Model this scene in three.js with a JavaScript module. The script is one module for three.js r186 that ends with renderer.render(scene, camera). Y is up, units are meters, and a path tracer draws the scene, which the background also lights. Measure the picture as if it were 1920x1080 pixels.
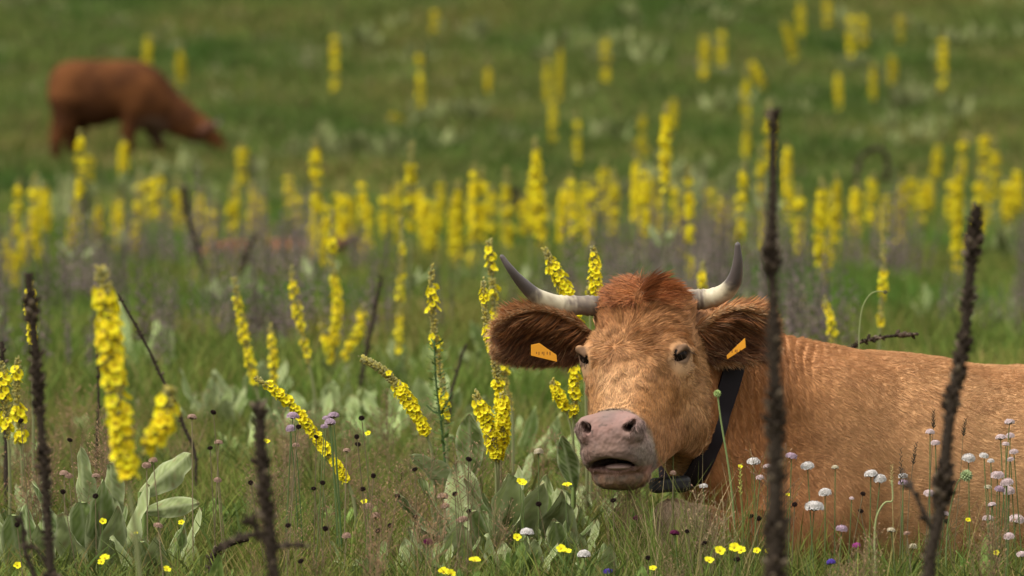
import * as THREE from 'three';
import { ImprovedNoise } from 'three/addons/math/ImprovedNoise.js';
import { RoundedBoxGeometry } from 'three/addons/geometries/RoundedBoxGeometry.js';
import { mergeGeometries } from 'three/addons/utils/BufferGeometryUtils.js';

// ------------------------------------------------------------------ camera, sky, sun, exposure
const scene = new THREE.Scene();
const EYE = 1.25, FPX = 9360, HORIZON = 133;                 // eye height, lens in pixels of a 1080 line picture
const PITCH = Math.atan((540 - HORIZON) / FPX);
const camera = new THREE.PerspectiveCamera(2 * Math.atan(540 / FPX) * 180 / Math.PI, 16 / 9, 0.5, 900);
camera.position.set(0, EYE, 0);
camera.rotation.set(-PITCH, 0, 0);
camera.focus = 11.95;
camera.userData.fStop = 4.4;
scene.add(camera);

const renderer = new THREE.WebGLRenderer();
renderer.toneMapping = THREE.LinearToneMapping;
renderer.toneMappingExposure = 2.12;
renderer.shadowMap.enabled = true;

const SUN = new THREE.Vector3(-0.78, 1, 0.36).normalize();
{
  const w = 256, h = 128, a = new Float32Array(w * h * 4), v = new THREE.Vector3();
  for (let j = 0; j < h; j++) for (let i = 0; i < w; i++) {
    const el = ((j + 0.5) / h - 0.5) * Math.PI, az = ((i + 0.5) / w - 0.5) * 2 * Math.PI;
    v.set(Math.cos(el) * Math.cos(az), Math.sin(el), Math.cos(el) * Math.sin(az));
    const up = Math.max(0, v.y), s = Math.max(0, v.dot(SUN));
    const l = 0.22 * (1 + 3.4 * up) + 0.50 * Math.pow(s, 5);
    const o = (j * w + i) * 4;
    a[o] = l * 1.01; a[o + 1] = l; a[o + 2] = l * 0.97; a[o + 3] = 1;
    if (v.y < -0.02) { a[o] = 0.05; a[o + 1] = 0.055; a[o + 2] = 0.035; }
  }
  const t = new THREE.DataTexture(a, w, h, THREE.RGBAFormat, THREE.FloatType);
  t.mapping = THREE.EquirectangularReflectionMapping;
  t.magFilter = THREE.LinearFilter; t.minFilter = THREE.LinearFilter;
  t.needsUpdate = true;
  scene.background = t; scene.environment = t;
}
const sun = new THREE.DirectionalLight(new THREE.Color(1.0, 0.94, 0.83), 1.35);
sun.position.copy(SUN).multiplyScalar(60).add(new THREE.Vector3(0, 0, -14));
sun.target.position.set(0, 0, -14);
sun.castShadow = true; sun.shadow.radius = 36; sun.shadow.mapSize.set(2048, 2048);
Object.assign(sun.shadow.camera, { left: -40, right: 40, top: 40, bottom: -40, near: 1, far: 160 });
scene.add(sun, sun.target);

// ------------------------------------------------------------------ helpers
function rng(seed) { let s = seed >>> 0; return () => { s = (s + 0x6d2b79f5) | 0; let t = Math.imul(s ^ (s >>> 15), 1 | s); t = (t + Math.imul(t ^ (t >>> 7), 61 | t)) ^ t; return ((t ^ (t >>> 14)) >>> 0) / 4294967296; }; }
const V = (x, y, z) => new THREE.Vector3(x, y, z);
const lerp = (a, b, t) => a + (b - a) * t, clamp = (x, a = 0, b = 1) => Math.min(b, Math.max(a, x));
const sstep = (a, b, x) => { const t = clamp((x - a) / (b - a)); return t * t * (3 - 2 * t); };
const perlin = new ImprovedNoise();
const noise = (x, y, z = 0) => perlin.noise(x + 31.7, y + 17.3, z + 5.1);
const fbm = (x, y, z = 0, o = 4) => { let s = 0, a = 0.5, f = 1; for (let i = 0; i < o; i++) { s += a * noise(x * f, y * f, z * f + i * 7.7); a *= 0.5; f *= 2.03; } return s; };

function P(px, py, d) {                                       // the point that stands d metres away in the direction of a picture pixel
  const a = (px - 960) / FPX, b = (540 - py) / FPX, c = Math.cos(PITCH), s = Math.sin(PITCH);
  const dx = a, dy = -s + b * c, dz = -c - b * s, t = d / -dz;
  return V(dx * t, EYE + dy * t, dz * t);
}
const px2x = (px, d) => (px - 960) / FPX * d;
function groundY(x, z) {
  const d = -z;
  let y = 0;
  const a = 44, b = 75, s = 0.085;
  if (d > a) { const u = Math.min(d, b) - a; y += s * u * u / (2 * (b - a)); }
  if (d > b) y += s * (Math.min(d, 260) - b);
  const far = sstep(18, 60, d);
  y += fbm(x * 0.5, z * 0.35, 1, 3) * 0.05 * (1 - far) + fbm(x * 0.09, z * 0.06, 3, 3) * 0.28 * far;
  return y;
}
function depthForRow(px, py) {                                // how far away the ground is that a pixel looks at
  for (let d = 8; d < 120; d += 0.1) { const p = P(px, py, d); if (p.y < groundY(p.x, p.z)) return d; }
  return 90;
}
const taken = {};
function numbered(name) { const n = taken[name] ?? 0; taken[name] = n + 1; return n ? `${name}_${String(n).padStart(3, '0')}` : name; }
function thing(name, label, category, pos = V(0, 0, 0), group) {
  const o = new THREE.Group(); o.name = numbered(name); o.position.copy(pos); scene.add(o);
  o.userData = { label, category }; if (group) o.userData.group = group;
  return o;
}
function part(parent, name, geo, mat, kind) {
  const m = new THREE.Mesh(geo, mat); m.name = name; m.castShadow = m.receiveShadow = true; parent.add(m);
  if (kind) m.userData.kind = kind;
  return m;
}
function shadows(o) { o.castShadow = o.receiveShadow = true; return o; }
function paint(g, r, gg, b) { const n = g.attributes.position.count, c = new Float32Array(n * 3); for (let i = 0; i < n; i++) { c[i * 3] = r; c[i * 3 + 1] = gg; c[i * 3 + 2] = b; } g.setAttribute('color', new THREE.BufferAttribute(c, 3)); return g; }
class Tris {                                                  // a triangle collector with colours
  constructor() { this.p = []; this.c = []; this.i = []; }
  v(x, y, z, c) { this.p.push(x, y, z); this.c.push(c[0], c[1], c[2]); return this.p.length / 3 - 1; }
  t(a, b, c) { this.i.push(a, b, c); }
  q(a, b, c, d) { this.i.push(a, b, c, a, c, d); }
  geo() {
    const g = new THREE.BufferGeometry();
    g.setAttribute('position', new THREE.Float32BufferAttribute(this.p, 3));
    g.setAttribute('color', new THREE.Float32BufferAttribute(this.c, 3));
    g.setIndex(this.i); g.computeVertexNormals(); return g;
  }
  add(g, m, tint) {                                           // append a coloured geometry under a matrix
    const o = this.p.length / 3, p = g.attributes.position, c = g.attributes.color, v = V();
    for (let i = 0; i < p.count; i++) { v.fromBufferAttribute(p, i).applyMatrix4(m); this.p.push(v.x, v.y, v.z); this.c.push(c.getX(i) * (tint ? tint[0] : 1), c.getY(i) * (tint ? tint[1] : 1), c.getZ(i) * (tint ? tint[2] : 1)); }
    for (let i = 0; i < g.index.count; i++) this.i.push(g.index.getX(i) + o);
  }
}
function tube(T, pts, radii, sides, col) {                    // tapered tube along points
  const n = pts.length, rings = [], ref = V(0.13, 0.05, 0.99).normalize(), tg = V(), a = V(), b = V();
  for (let i = 0; i < n; i++) {
    tg.copy(pts[Math.min(n - 1, i + 1)]).sub(pts[Math.max(0, i - 1)]).normalize();
    a.crossVectors(tg, ref).normalize(); b.crossVectors(tg, a);
    const ring = [], r = typeof radii === 'function' ? radii(i / (n - 1)) : radii[i], c = typeof col === 'function' ? col(i / (n - 1)) : col;
    for (let k = 0; k < sides; k++) { const w = k / sides * Math.PI * 2, cs = Math.cos(w) * r, sn = Math.sin(w) * r; ring.push(T.v(pts[i].x + a.x * cs + b.x * sn, pts[i].y + a.y * cs + b.y * sn, pts[i].z + a.z * cs + b.z * sn, c)); }
    rings.push(ring);
  }
  for (let i = 0; i + 1 < n; i++) for (let k = 0; k < sides; k++) T.q(rings[i][k], rings[i][(k + 1) % sides], rings[i + 1][(k + 1) % sides], rings[i + 1][k]);
  const e = T.v(pts[n - 1].x, pts[n - 1].y, pts[n - 1].z, typeof col === 'function' ? col(1) : col);
  for (let k = 0; k < sides; k++) T.t(rings[n - 1][k], rings[n - 1][(k + 1) % sides], e);
}
const curve = (pts, n) => new THREE.CatmullRomCurve3(pts, false, 'centripetal').getPoints(n);
function vmat(opts) { return new THREE.MeshPhysicalMaterial({ vertexColors: true, side: THREE.DoubleSide, roughness: 0.85, specularIntensity: 0.4, ...opts }); }
const M = {
  blade: vmat({ roughness: 0.85, transmission: 0.2, thickness: 0, specularIntensity: 0.15 }),
  leaf: vmat({ roughness: 0.95, transmission: 0.18, thickness: 0, specularIntensity: 0.15 }),
  petal: vmat({ roughness: 0.8, transmission: 0.3, thickness: 0, specularIntensity: 0.2 }),
  stem: vmat({ roughness: 0.9 }),
  dead: vmat({ roughness: 1, specularIntensity: 0.1 }),
  petalFar: [1, 0.86, 0.72].map((k) => vmat({ roughness: 0.85, transmission: 0.3, thickness: 0, specularIntensity: 0.15, color: new THREE.Color().setRGB(k, k, k) })),
  head: vmat({ roughness: 0.95, transmission: 0.15, thickness: 0, specularIntensity: 0.15 }),
};
function instanced(name, geo, mat, mats, cols, label, category) {
  const m = new THREE.InstancedMesh(geo, mat, mats.length); m.name = numbered(name);
  mats.forEach((x, i) => m.setMatrixAt(i, x));
  if (cols) { const c = new THREE.Color(); cols.forEach((x, i) => m.setColorAt(i, c.setRGB(x[0], x[1], x[2]))); }
  shadows(m); m.userData = { kind: 'stuff' };
  if (label) { m.userData.label = label; m.userData.category = category; scene.add(m); }
  return m;
}

// ------------------------------------------------------------------ the ground: one sheet from the photographer's feet to the hilltop
{
  const T = new Tris(), ds = [], W = 64;
  for (let d = -6; d < 420; d += d < 20 ? 0.35 : d < 100 ? 0.9 : 8) ds.push(d);
  ds.forEach((d, j) => {
    const half = d < 100 ? 14 + Math.max(0, d) * 0.35 : 49 + (d - 100) * 1.4;
    for (let i = 0; i <= W; i++) {
      const x = lerp(-half, half, i / W), z = -d, n = fbm(x * 1.3, z * 0.9, 9, 4), m = fbm(x * 0.25, z * 0.15, 2, 3);
      const b = clamp(0.5 + n * 1.2), g = clamp(0.5 + m * 1.4);
      T.v(x, groundY(x, z), z, [lerp(0.075, 0.11, b), lerp(0.078, 0.085, b) + g * 0.02, lerp(0.026, 0.045, b)]);
    }
    if (j) for (let i = 0; i < W; i++) { const a = (j - 1) * (W + 1) + i; T.q(a, a + 1, a + W + 2, a + W + 1); }
  });
  const g = T.geo(), m = new THREE.Mesh(g, vmat({ roughness: 1 })); m.name = 'ground'; m.userData.kind = 'structure'; shadows(m); scene.add(m);
}

// ------------------------------------------------------------------ a small sculpting kit: signed distance fields turned into one skin
const smin = (a, b, k) => { const h = Math.max(k - Math.abs(a - b), 0) / k; return Math.min(a, b) - h * h * k * 0.25; };
const smax = (a, b, k) => -smin(-a, -b, k);
function ell(x, y, z, rx, ry, rz) { const a = x / rx, b = y / ry, c = z / rz, k0 = Math.sqrt(a * a + b * b + c * c), a2 = a / rx, b2 = b / ry, c2 = c / rz, k1 = Math.sqrt(a2 * a2 + b2 * b2 + c2 * c2); return k1 < 1e-9 ? -Math.min(rx, ry, rz) : k0 * (k0 - 1) / k1; }
function cone(px, py, pz, A, B, ra, rb) {                     // tapered capsule between two joints
  const bx = B.x - A.x, by = B.y - A.y, bz = B.z - A.z, x = px - A.x, y = py - A.y, z = pz - A.z;
  const t = clamp((x * bx + y * by + z * bz) / (bx * bx + by * by + bz * bz));
  return Math.hypot(x - bx * t, y - by * t, z - bz * t) - lerp(ra, rb, t);
}
function skin(field, lo, hi, h, color, keep) {                // surface nets over a box
  const nx = Math.ceil((hi.x - lo.x) / h) + 1, ny = Math.ceil((hi.y - lo.y) / h) + 1, nz = Math.ceil((hi.z - lo.z) / h) + 1;
  const F = new Float32Array(nx * ny * nz), id = (i, j, k) => (k * ny + j) * nx + i, S = 6, reach = S * h * 0.87 * 2.1;
  for (let k = 0; k < nz; k += S) for (let j = 0; j < ny; j += S) for (let i = 0; i < nx; i += S) {
    const c = field(lo.x + (i + S / 2) * h, lo.y + (j + S / 2) * h, lo.z + (k + S / 2) * h), near = Math.abs(c) < reach;
    for (let kk = k; kk < Math.min(k + S, nz); kk++) for (let jj = j; jj < Math.min(j + S, ny); jj++) for (let ii = i; ii < Math.min(i + S, nx); ii++)
      F[id(ii, jj, kk)] = near ? field(lo.x + ii * h, lo.y + jj * h, lo.z + kk * h) : c;
  }
  const vid = new Int32Array(nx * ny * nz).fill(-1), p = [], idx = [];
  for (let k = 0; k + 1 < nz; k++) for (let j = 0; j + 1 < ny; j++) for (let i = 0; i + 1 < nx; i++) {
    let n = 0, sx = 0, sy = 0, sz = 0, mask = 0;
    const f = [];
    for (let c = 0; c < 8; c++) { const q = F[id(i + (c & 1), j + (c >> 1 & 1), k + (c >> 2))]; f.push(q); if (q < 0) mask |= 1 << c; }
    if (mask === 0 || mask === 255) continue;
    for (let c = 0; c < 8; c++) for (let b = 1; b < 8; b <<= 1) if (!(c & b)) {
      const f0 = f[c], f1 = f[c | b]; if ((f0 < 0) === (f1 < 0)) continue;
      const t = f0 / (f0 - f1); n++;
      sx += (c & 1) + (b === 1 ? t : 0); sy += (c >> 1 & 1) + (b === 2 ? t : 0); sz += (c >> 2) + (b === 4 ? t : 0);
    }
    vid[id(i, j, k)] = p.length / 3; p.push(lo.x + (i + sx / n) * h, lo.y + (j + sy / n) * h, lo.z + (k + sz / n) * h);
  }
  const quad = (a, b, c, d, flip) => { if (a < 0 || b < 0 || c < 0 || d < 0) return; if (flip) idx.push(a, c, b, a, d, c); else idx.push(a, b, c, a, c, d); };
  for (let k = 1; k + 1 < nz; k++) for (let j = 1; j + 1 < ny; j++) for (let i = 1; i + 1 < nx; i++) {
    const s = F[id(i, j, k)] < 0;
    if (s !== F[id(i + 1, j, k)] < 0) quad(vid[id(i, j - 1, k - 1)], vid[id(i, j, k - 1)], vid[id(i, j, k)], vid[id(i, j - 1, k)], !s);
    if (s !== F[id(i, j + 1, k)] < 0) quad(vid[id(i - 1, j, k - 1)], vid[id(i - 1, j, k)], vid[id(i, j, k)], vid[id(i, j, k - 1)], !s);
    if (s !== F[id(i, j, k + 1)] < 0) quad(vid[id(i - 1, j - 1, k)], vid[id(i, j - 1, k)], vid[id(i, j, k)], vid[id(i - 1, j, k)], !s);
  }
  let ix = idx;
  if (keep) { ix = []; for (let t = 0; t < idx.length; t += 3) { const a = idx[t] * 3, b = idx[t + 1] * 3, c = idx[t + 2] * 3; if (keep((p[a] + p[b] + p[c]) / 3, (p[a + 1] + p[b + 1] + p[c + 1]) / 3, (p[a + 2] + p[b + 2] + p[c + 2]) / 3)) ix.push(idx[t], idx[t + 1], idx[t + 2]); } }
  const nrm = new Float32Array(p.length), col = new Float32Array(p.length), e = h * 0.6;
  for (let v = 0; v < p.length; v += 3) {
    const x = p[v], y = p[v + 1], z = p[v + 2];
    let gx = field(x + e, y, z) - field(x - e, y, z), gy = field(x, y + e, z) - field(x, y - e, z), gz = field(x, y, z + e) - field(x, y, z - e);
    const l = Math.hypot(gx, gy, gz) || 1; gx /= l; gy /= l; gz /= l;
    nrm[v] = gx; nrm[v + 1] = gy; nrm[v + 2] = gz;
    const c = color(x, y, z, gx, gy, gz); col[v] = c[0]; col[v + 1] = c[1]; col[v + 2] = c[2];
  }
  const g = new THREE.BufferGeometry();
  g.setAttribute('position', new THREE.Float32BufferAttribute(p, 3));
  g.setAttribute('normal', new THREE.BufferAttribute(nrm, 3));
  g.setAttribute('color', new THREE.BufferAttribute(col, 3));
  g.setIndex(ix); return g;
}
const mixc = (a, b, t) => [lerp(a[0], b[0], t), lerp(a[1], b[1], t), lerp(a[2], b[2], t)];

// ------------------------------------------------------------------ the lying cow with the horned head
// head frame: origin at the crest of the head, x to the cow's left, y up, z where the face points
const HO = P(1205, 540, 12.13), YAW = 17 * Math.PI / 180, ROLL = 2.5 * Math.PI / 180;
const HX = V(Math.cos(YAW), 0, Math.sin(YAW)), HZ = V(-Math.sin(YAW), 0, Math.cos(YAW)), HY = V(0, 1, 0);
{ const q = new THREE.Quaternion().setFromAxisAngle(HZ, ROLL); HX.applyQuaternion(q); HY.applyQuaternion(q); }
const HM = new THREE.Matrix4().makeBasis(HX, HY, HZ).setPosition(HO);
const fromHead = (x, y, z) => V(x, y, z).applyMatrix4(HM);
function toHead(x, y, z) { const a = x - HO.x, b = y - HO.y, c = z - HO.z; return [a * HX.x + b * HX.y + c * HX.z, a * HY.x + b * HY.y + c * HY.z, a * HZ.x + b * HZ.y + c * HZ.z]; }
const EYEC = [0.1125, -0.159, 0.1065];
const HP = {
  br0: V(0.034, 0.205, -0.064), br1: V(0.026, 0.40, -0.052), sf0: V(0.066, 0.25, -0.118), sf1: V(0.042, 0.39, -0.092),
  ma0: V(0.080, -0.305, -0.05), ma1: V(0.032, -0.408, 0.255),
  lu0: V(0.138, -0.152, 0.090), lu1: V(0.131, -0.1405, 0.118), lu2: V(0.102, -0.172, 0.144), lb1: V(0.127, -0.1775, 0.116),
  na: V(0.061, -0.306, 0.352), nm: V(0.052, -0.319, 0.376), nb: V(0.036, -0.335, 0.388), ni: V(0.040, -0.305, 0.27),
};
const nostril = (ax, y, z) => Math.min(smin(cone(ax, y, z, HP.na, HP.nm, 0.0065, 0.0115), cone(ax, y, z, HP.nm, HP.nb, 0.0115, 0.0085), 0.008), cone(ax, y, z, HP.nm, HP.ni, 0.011, 0.012));
function headField(x, y, z) {
  const ax = Math.abs(x), sx = Math.sqrt(x * x + 0.0006), t = -0.69 * y + 0.72 * z, n = 0.72 * y + 0.69 * z;
  let d = ell(x, y + 0.055, z + 0.012, 0.118, 0.062, 0.085);                       // poll
  d = smin(d, ell(x, t - 0.125, n + 0.078, 0.122, 0.15, 0.080), 0.05);            // forehead
  d = smin(d, ell(ax - 0.092, t - 0.185, n + 0.058, 0.044, 0.065, 0.05), 0.035);  // brow
  d = smin(d, cone(sx, t, n, HP.br0, HP.br1, 0.055, 0.043), 0.04);                 // bridge of the nose
  d = smin(d, cone(sx, t, n, HP.sf0, HP.sf1, 0.047, 0.042), 0.05);                 // side of the face
  d = smin(d, ell(ax - 0.090, y + 0.270, z + 0.050, 0.060, 0.150, 0.125), 0.05);  // cheek
  d = smin(d, cone(ax, y, z, HP.ma0, HP.ma1, 0.062, 0.042), 0.05);                // lower jaw
  d = smin(d, ell(x, y + 0.335, z - 0.312, 0.072, 0.058, 0.060), 0.028);          // muzzle pad
  d = smin(d, ell(ax - 0.052, y + 0.322, z - 0.338, 0.032, 0.036, 0.032), 0.02);  // wings of the nostrils
  d = smin(d, ell(x, y + 0.372, z - 0.316, 0.075, 0.035, 0.052), 0.02);           // upper lip
  d = smin(d, ell(ax - 0.057, y + 0.384, z - 0.290, 0.026, 0.040, 0.048), 0.02);  // corners of the lip
  // mouth, then the lower lip under it
  d = smax(d, -ell(x + 0.002, y + 0.403 + 2.2 * x * x, z - 0.315, 0.058, 0.0155, 0.125), 0.009);
  d = smin(d, ell(x, y + 0.440, z - 0.258, 0.066, 0.032, 0.066), 0.016);
  d = smin(d, ell(x, y + 0.421 - 1.6 * x * x, z - 0.306, 0.052, 0.009, 0.022), 0.014);
  // nostrils
  d = smax(d, -nostril(ax, y, z), 0.006);
  // eye opening and lids
  d = smax(d, -ell(ax - EYEC[0] - 0.012, y - EYEC[1], z - EYEC[2] - 0.010, 0.021, 0.0135, 0.028), 0.006);
  d = smin(d, cone(ax, y, z, HP.lu0, HP.lu1, 0.006, 0.007), 0.008); d = smin(d, cone(ax, y, z, HP.lu1, HP.lu2, 0.007, 0.004), 0.010);
  d = smin(d, cone(ax, y, z, HP.lu0, HP.lb1, 0.005, 0.005), 0.008); d = smin(d, cone(ax, y, z, HP.lb1, HP.lu2, 0.005, 0.004), 0.010);
  // hollow in front of the eye, face crest, fine lumps
  d = smax(d, -ell(ax - 0.118, t - 0.285, n + 0.035, 0.026, 0.06, 0.022), 0.04);
  return d;
}
const B = {
  n0: P(1235, 650, 12.28), n1: P(1480, 828, 12.60), c0: P(1250, 645, 12.3), c1: P(1500, 712, 12.66), d0: P(1262, 800, 12.28), d1: P(1420, 940, 12.42),
  sh: P(1640, 880, 12.64), ba: P(1930, 893, 12.78), ru: P(2330, 895, 12.9), sb: P(1570, 850, 12.46), br: P(1440, 965, 12.48),
  u0: P(1570, 945, 12.42), u1: P(1425, 1030, 12.22), k: P(1262, 972, 12.02), f1: P(1276, 1110, 12.02), kk: P(1330, 985, 12.36), kf: P(1420, 1090, 12.4),
  th: P(2290, 980, 12.68), hk: P(2080, 1080, 12.45), ho: P(2260, 1100, 12.4), t0: P(2560, 830, 12.95), t1: P(2600, 1080, 12.9),
};
function cowField(x, y, z) {
  const cx = x - B.sh.x, hx = x - HO.x;
  let d = 1e9;
  if (hx < 1.35) {
    d = cone(x, y, z, B.n0, B.n1, 0.125, 0.235);
    d = smin(d, cone(x, y, z, B.c0, B.c1, 0.09, 0.075), 0.09);
    d = smin(d, cone(x, y, z, B.d0, B.d1, 0.075, 0.15), 0.1);
    d = smin(d, ell(cx, y - B.sh.y, z - B.sh.z, 0.40, 0.296, 0.27), 0.10);
    d = smin(d, ell(x - B.sb.x, y - B.sb.y, z - B.sb.z, 0.13, 0.21, 0.11), 0.09);
    d = smin(d, Math.hypot(x - B.br.x, y - B.br.y, z - B.br.z) - 0.17, 0.1);
    d = smin(d, cone(x, y, z, B.u0, B.u1, 0.12, 0.075), 0.06);
    d = smin(d, cone(x, y, z, B.u1, B.k, 0.075, 0.043), 0.04);
    d = smin(d, cone(x, y, z, B.k, B.f1, 0.041, 0.030), 0.02);
    d = smin(d, cone(x, y, z, B.br, B.kk, 0.1, 0.052), 0.05);
    d = smin(d, cone(x, y, z, B.kk, B.kf, 0.046, 0.032), 0.02);
  }
  d = smin(d, ell(x - B.ba.x, y - B.ba.y, z - B.ba.z, 0.86, 0.285, 0.35), 0.12);
  if (hx > 0.9) {
    d = smin(d, ell(x - B.ru.x, y - B.ru.y, z - B.ru.z, 0.42, 0.31, 0.30), 0.12);
    d = smin(d, ell(x - B.th.x, y - B.th.y, z - B.th.z, 0.30, 0.24, 0.16), 0.08);
    d = smin(d, cone(x, y, z, B.th, B.hk, 0.12, 0.055), 0.05);
    d = smin(d, cone(x, y, z, B.hk, B.ho, 0.05, 0.035), 0.02);
    d = smin(d, cone(x, y, z, B.t0, B.t1, 0.03, 0.02), 0.03);
  }
  // folds of the neck, lines over the shoulder
  if (hx > 0.05 && hx < 0.75 && Math.abs(d) < 0.05) {
    const s = hx + 0.10 * (y - 0.6) + 0.026 * noise(x * 6, y * 2.2, z * 6) + Math.max(0, hx - 0.33) * (y - 0.45) * -1.1;
    const m = sstep(0.13, 0.2, hx) * (1 - sstep(0.38, 0.60, hx)), w = 0.5 + 0.5 * Math.cos(s * 2 * Math.PI / 0.020);
    d += m * (0.5 + 0.8 * clamp(0.5 + noise(x * 14, y * 4, 3) * 1.4)) * 0.0056 * Math.pow(w, 4) * clamp(0.3 + 2.2 * noise(x * 5, y * 4, 11), 0.1, 1.4) * (1 - 0.6 * sstep(0.45, 0.25, y));
  }
  const [a, b, c] = toHead(x, y, z);
  if (a * a + (b + 0.22) ** 2 + (c - 0.12) ** 2 < 0.16) d = smin(d, headField(a, b, c), 0.05);
  if (Math.abs(d) < 0.04) d += fbm(x * 11, y * 11, z * 11, 3) * 0.006;
  if (Math.abs(d) < 0.012 && c > 0.24 && b < -0.26) d += noise(x * 130, y * 130, z * 130) * 0.0011 + noise(x * 55, y * 55, z * 55) * 0.0014;
  return d;
}
const COAT = { red: [0.40, 0.155, 0.050], mid: [0.455, 0.222, 0.090], gold: [0.57, 0.325, 0.155], dark: [0.17, 0.062, 0.022], cream: [0.50, 0.37, 0.25], grey: [0.205, 0.165, 0.128], pad: [0.235, 0.148, 0.118], black: [0.010, 0.007, 0.006] };
function muzzleMask(a, b, c) { return sstep(0.262, 0.285, c - 0.55 * (b + 0.33)) * sstep(-0.262, -0.282, b - 0.12 * a * a * 10 + 0.004); }
function coatColour(x, y, z) {
  const [a, b, c] = toHead(x, y, z), A = Math.abs(a), n1 = fbm(x * 6, y * 6, z * 6, 3), n2 = fbm(x * 28, y * 28, z * 28, 3), hx = x - HO.x;
  let k = mixc(COAT.mid, COAT.gold, sstep(0.28, 0.85, hx + n1 * 0.3));
  k = mixc(k, COAT.red, clamp(0.28 + n1 * 0.8) * 0.45);
  k = mixc(k, COAT.red, 0.55 * sstep(0.10, 0.2, hx) * (1 - sstep(0.32, 0.5, hx)));
  k = mixc(k, COAT.dark, 0.22 * sstep(0.2, 0.6, n2 + 0.3));
  const inHead = 1 - sstep(0.36, 0.42, Math.sqrt(a * a + (b + 0.2) ** 2 + (c - 0.13) ** 2));
  if (inHead > 0 && hx < 0.16) {
    let h = mixc(COAT.mid, COAT.red, sstep(-0.14, -0.02, b + n1 * 0.05) * 0.8);
    h = mixc(h, COAT.gold, sstep(0.085, 0.02, Math.abs(a + 0.02)) * sstep(-0.15, -0.21, b) * 0.75);      // golden nose
    h = mixc(h, COAT.gold, 0.6 * sstep(0.10, 0.13, A) * sstep(-0.1, -0.2, b));                             // pale cheek rim
    h = mixc(h, COAT.dark, 0.35 * sstep(0.25, 0.6, n2 + 0.25));
    h = mixc(h, [0.36, 0.16, 0.045], 0.6 * sstep(0.06, 0.02, Math.hypot(A - 0.085, b + 0.26)) );
    const er = Math.hypot((A - 0.128) * 0.9, b + 0.165, (c - 0.12) * 0.8) + n2 * 0.008;
    h = mixc(h, COAT.cream, 0.30 * sstep(0.050, 0.030, er) * (b < -0.165 ? 1 : 0.45));
    h = mixc(h, [0.055, 0.035, 0.026], 0.8 * sstep(0.030, 0.021, Math.hypot(A - 0.128, b + 0.157, c - 0.12)));
    const chin = sstep(-0.395, -0.42, b) * sstep(0.16, 0.22, c);
    h = mixc(h, mixc([0.30, 0.165, 0.10], [0.17, 0.12, 0.085], clamp(0.5 + n2 * 2)), chin);
    h = mixc(h, COAT.grey, sstep(0.245, 0.268, c - 0.55 * (b + 0.33) + n2 * 0.01) * sstep(-0.25, -0.272, b) * sstep(-0.425, -0.405, b) * 0.9);
    const mm = muzzleMask(a, b, c);
    let pad = mixc(COAT.pad, COAT.grey, sstep(0.050, 0.078, A + n2 * 0.03) * 0.9);
    pad = mixc(pad, [0.10, 0.085, 0.075], 0.75 * sstep(0.034, 0.016, Math.hypot(a, (b + 0.290) * 1.5) + n2 * 0.03));
    pad = mixc(pad, [0.30, 0.165, 0.145], 0.6 * clamp(0.4 + n1 * 3));
    pad = mixc(pad, [0.10, 0.07, 0.06], sstep(0.46, 0.55, noise(x * 95, y * 95, z * 95)) * 0.7);
    pad = mixc(pad, [0.19, 0.14, 0.125], clamp(n2 * 1.5 + 0.15) * 0.6);
    h = mixc(h, pad, mm * sstep(-0.405, -0.395, b));
    h = mixc(h, [0.36, 0.19, 0.15], sstep(0.05, 0.02, A) * 0 + mm * sstep(-0.408, -0.415, b) * (1 - sstep(-0.425, -0.438, b)) * 0.8);
    // the wet dark lining of mouth and nostrils
    const mouth = ell(a + 0.002, b + 0.403 + 2.2 * a * a, c - 0.315, 0.056, 0.014, 0.123);
    if (mouth < 0.0015 && c < 0.352) h = mixc([0.24, 0.135, 0.115], h, sstep(-0.002, 0.0015, mouth));
    const nos = nostril(A, b, c);
    if (nos < 0.002) h = mixc(COAT.pad, h, sstep(-0.001, 0.002, nos));
    k = mixc(k, h, inHead);
  }
  if (Math.hypot(x - B.k.x, y - B.k.y, z - B.k.z) < 0.12) k = mixc(k, COAT.cream, 0.85 * sstep(0.12, 0.06, Math.hypot(x - B.k.x, y - B.k.y, z - B.k.z)));
  return k;
}
const cow = thing('cow', 'horned brown cow with black collar and ear tags lying in flowers', 'cow', V(0, 0, 0));
const split = P(1338, 540, 12.2).x, rear = P(1950, 540, 12.6).x;
const gHead = skin(cowField, V(px2x(1040, 12), 0.18, -12.5), V(split + 0.012, 0.86, -11.72), 0.0033, coatColour, (x) => x < split);
const gFront = skin(cowField, V(split - 0.02, 0.0, -13.15), V(rear + 0.02, 0.68, -11.9), 0.0052, coatColour, (x) => x >= split && x < rear);
const gLow = skin(cowField, V(px2x(1100, 12), -0.02, -12.75), V(split + 0.012, 0.19, -11.85), 0.007, coatColour, (x) => x < split);
const gRear = skin(cowField, V(rear - 0.03, -0.1, -13.4), V(rear + 1.3, 0.75, -12.1), 0.018, coatColour, (x) => x >= rear);

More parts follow.
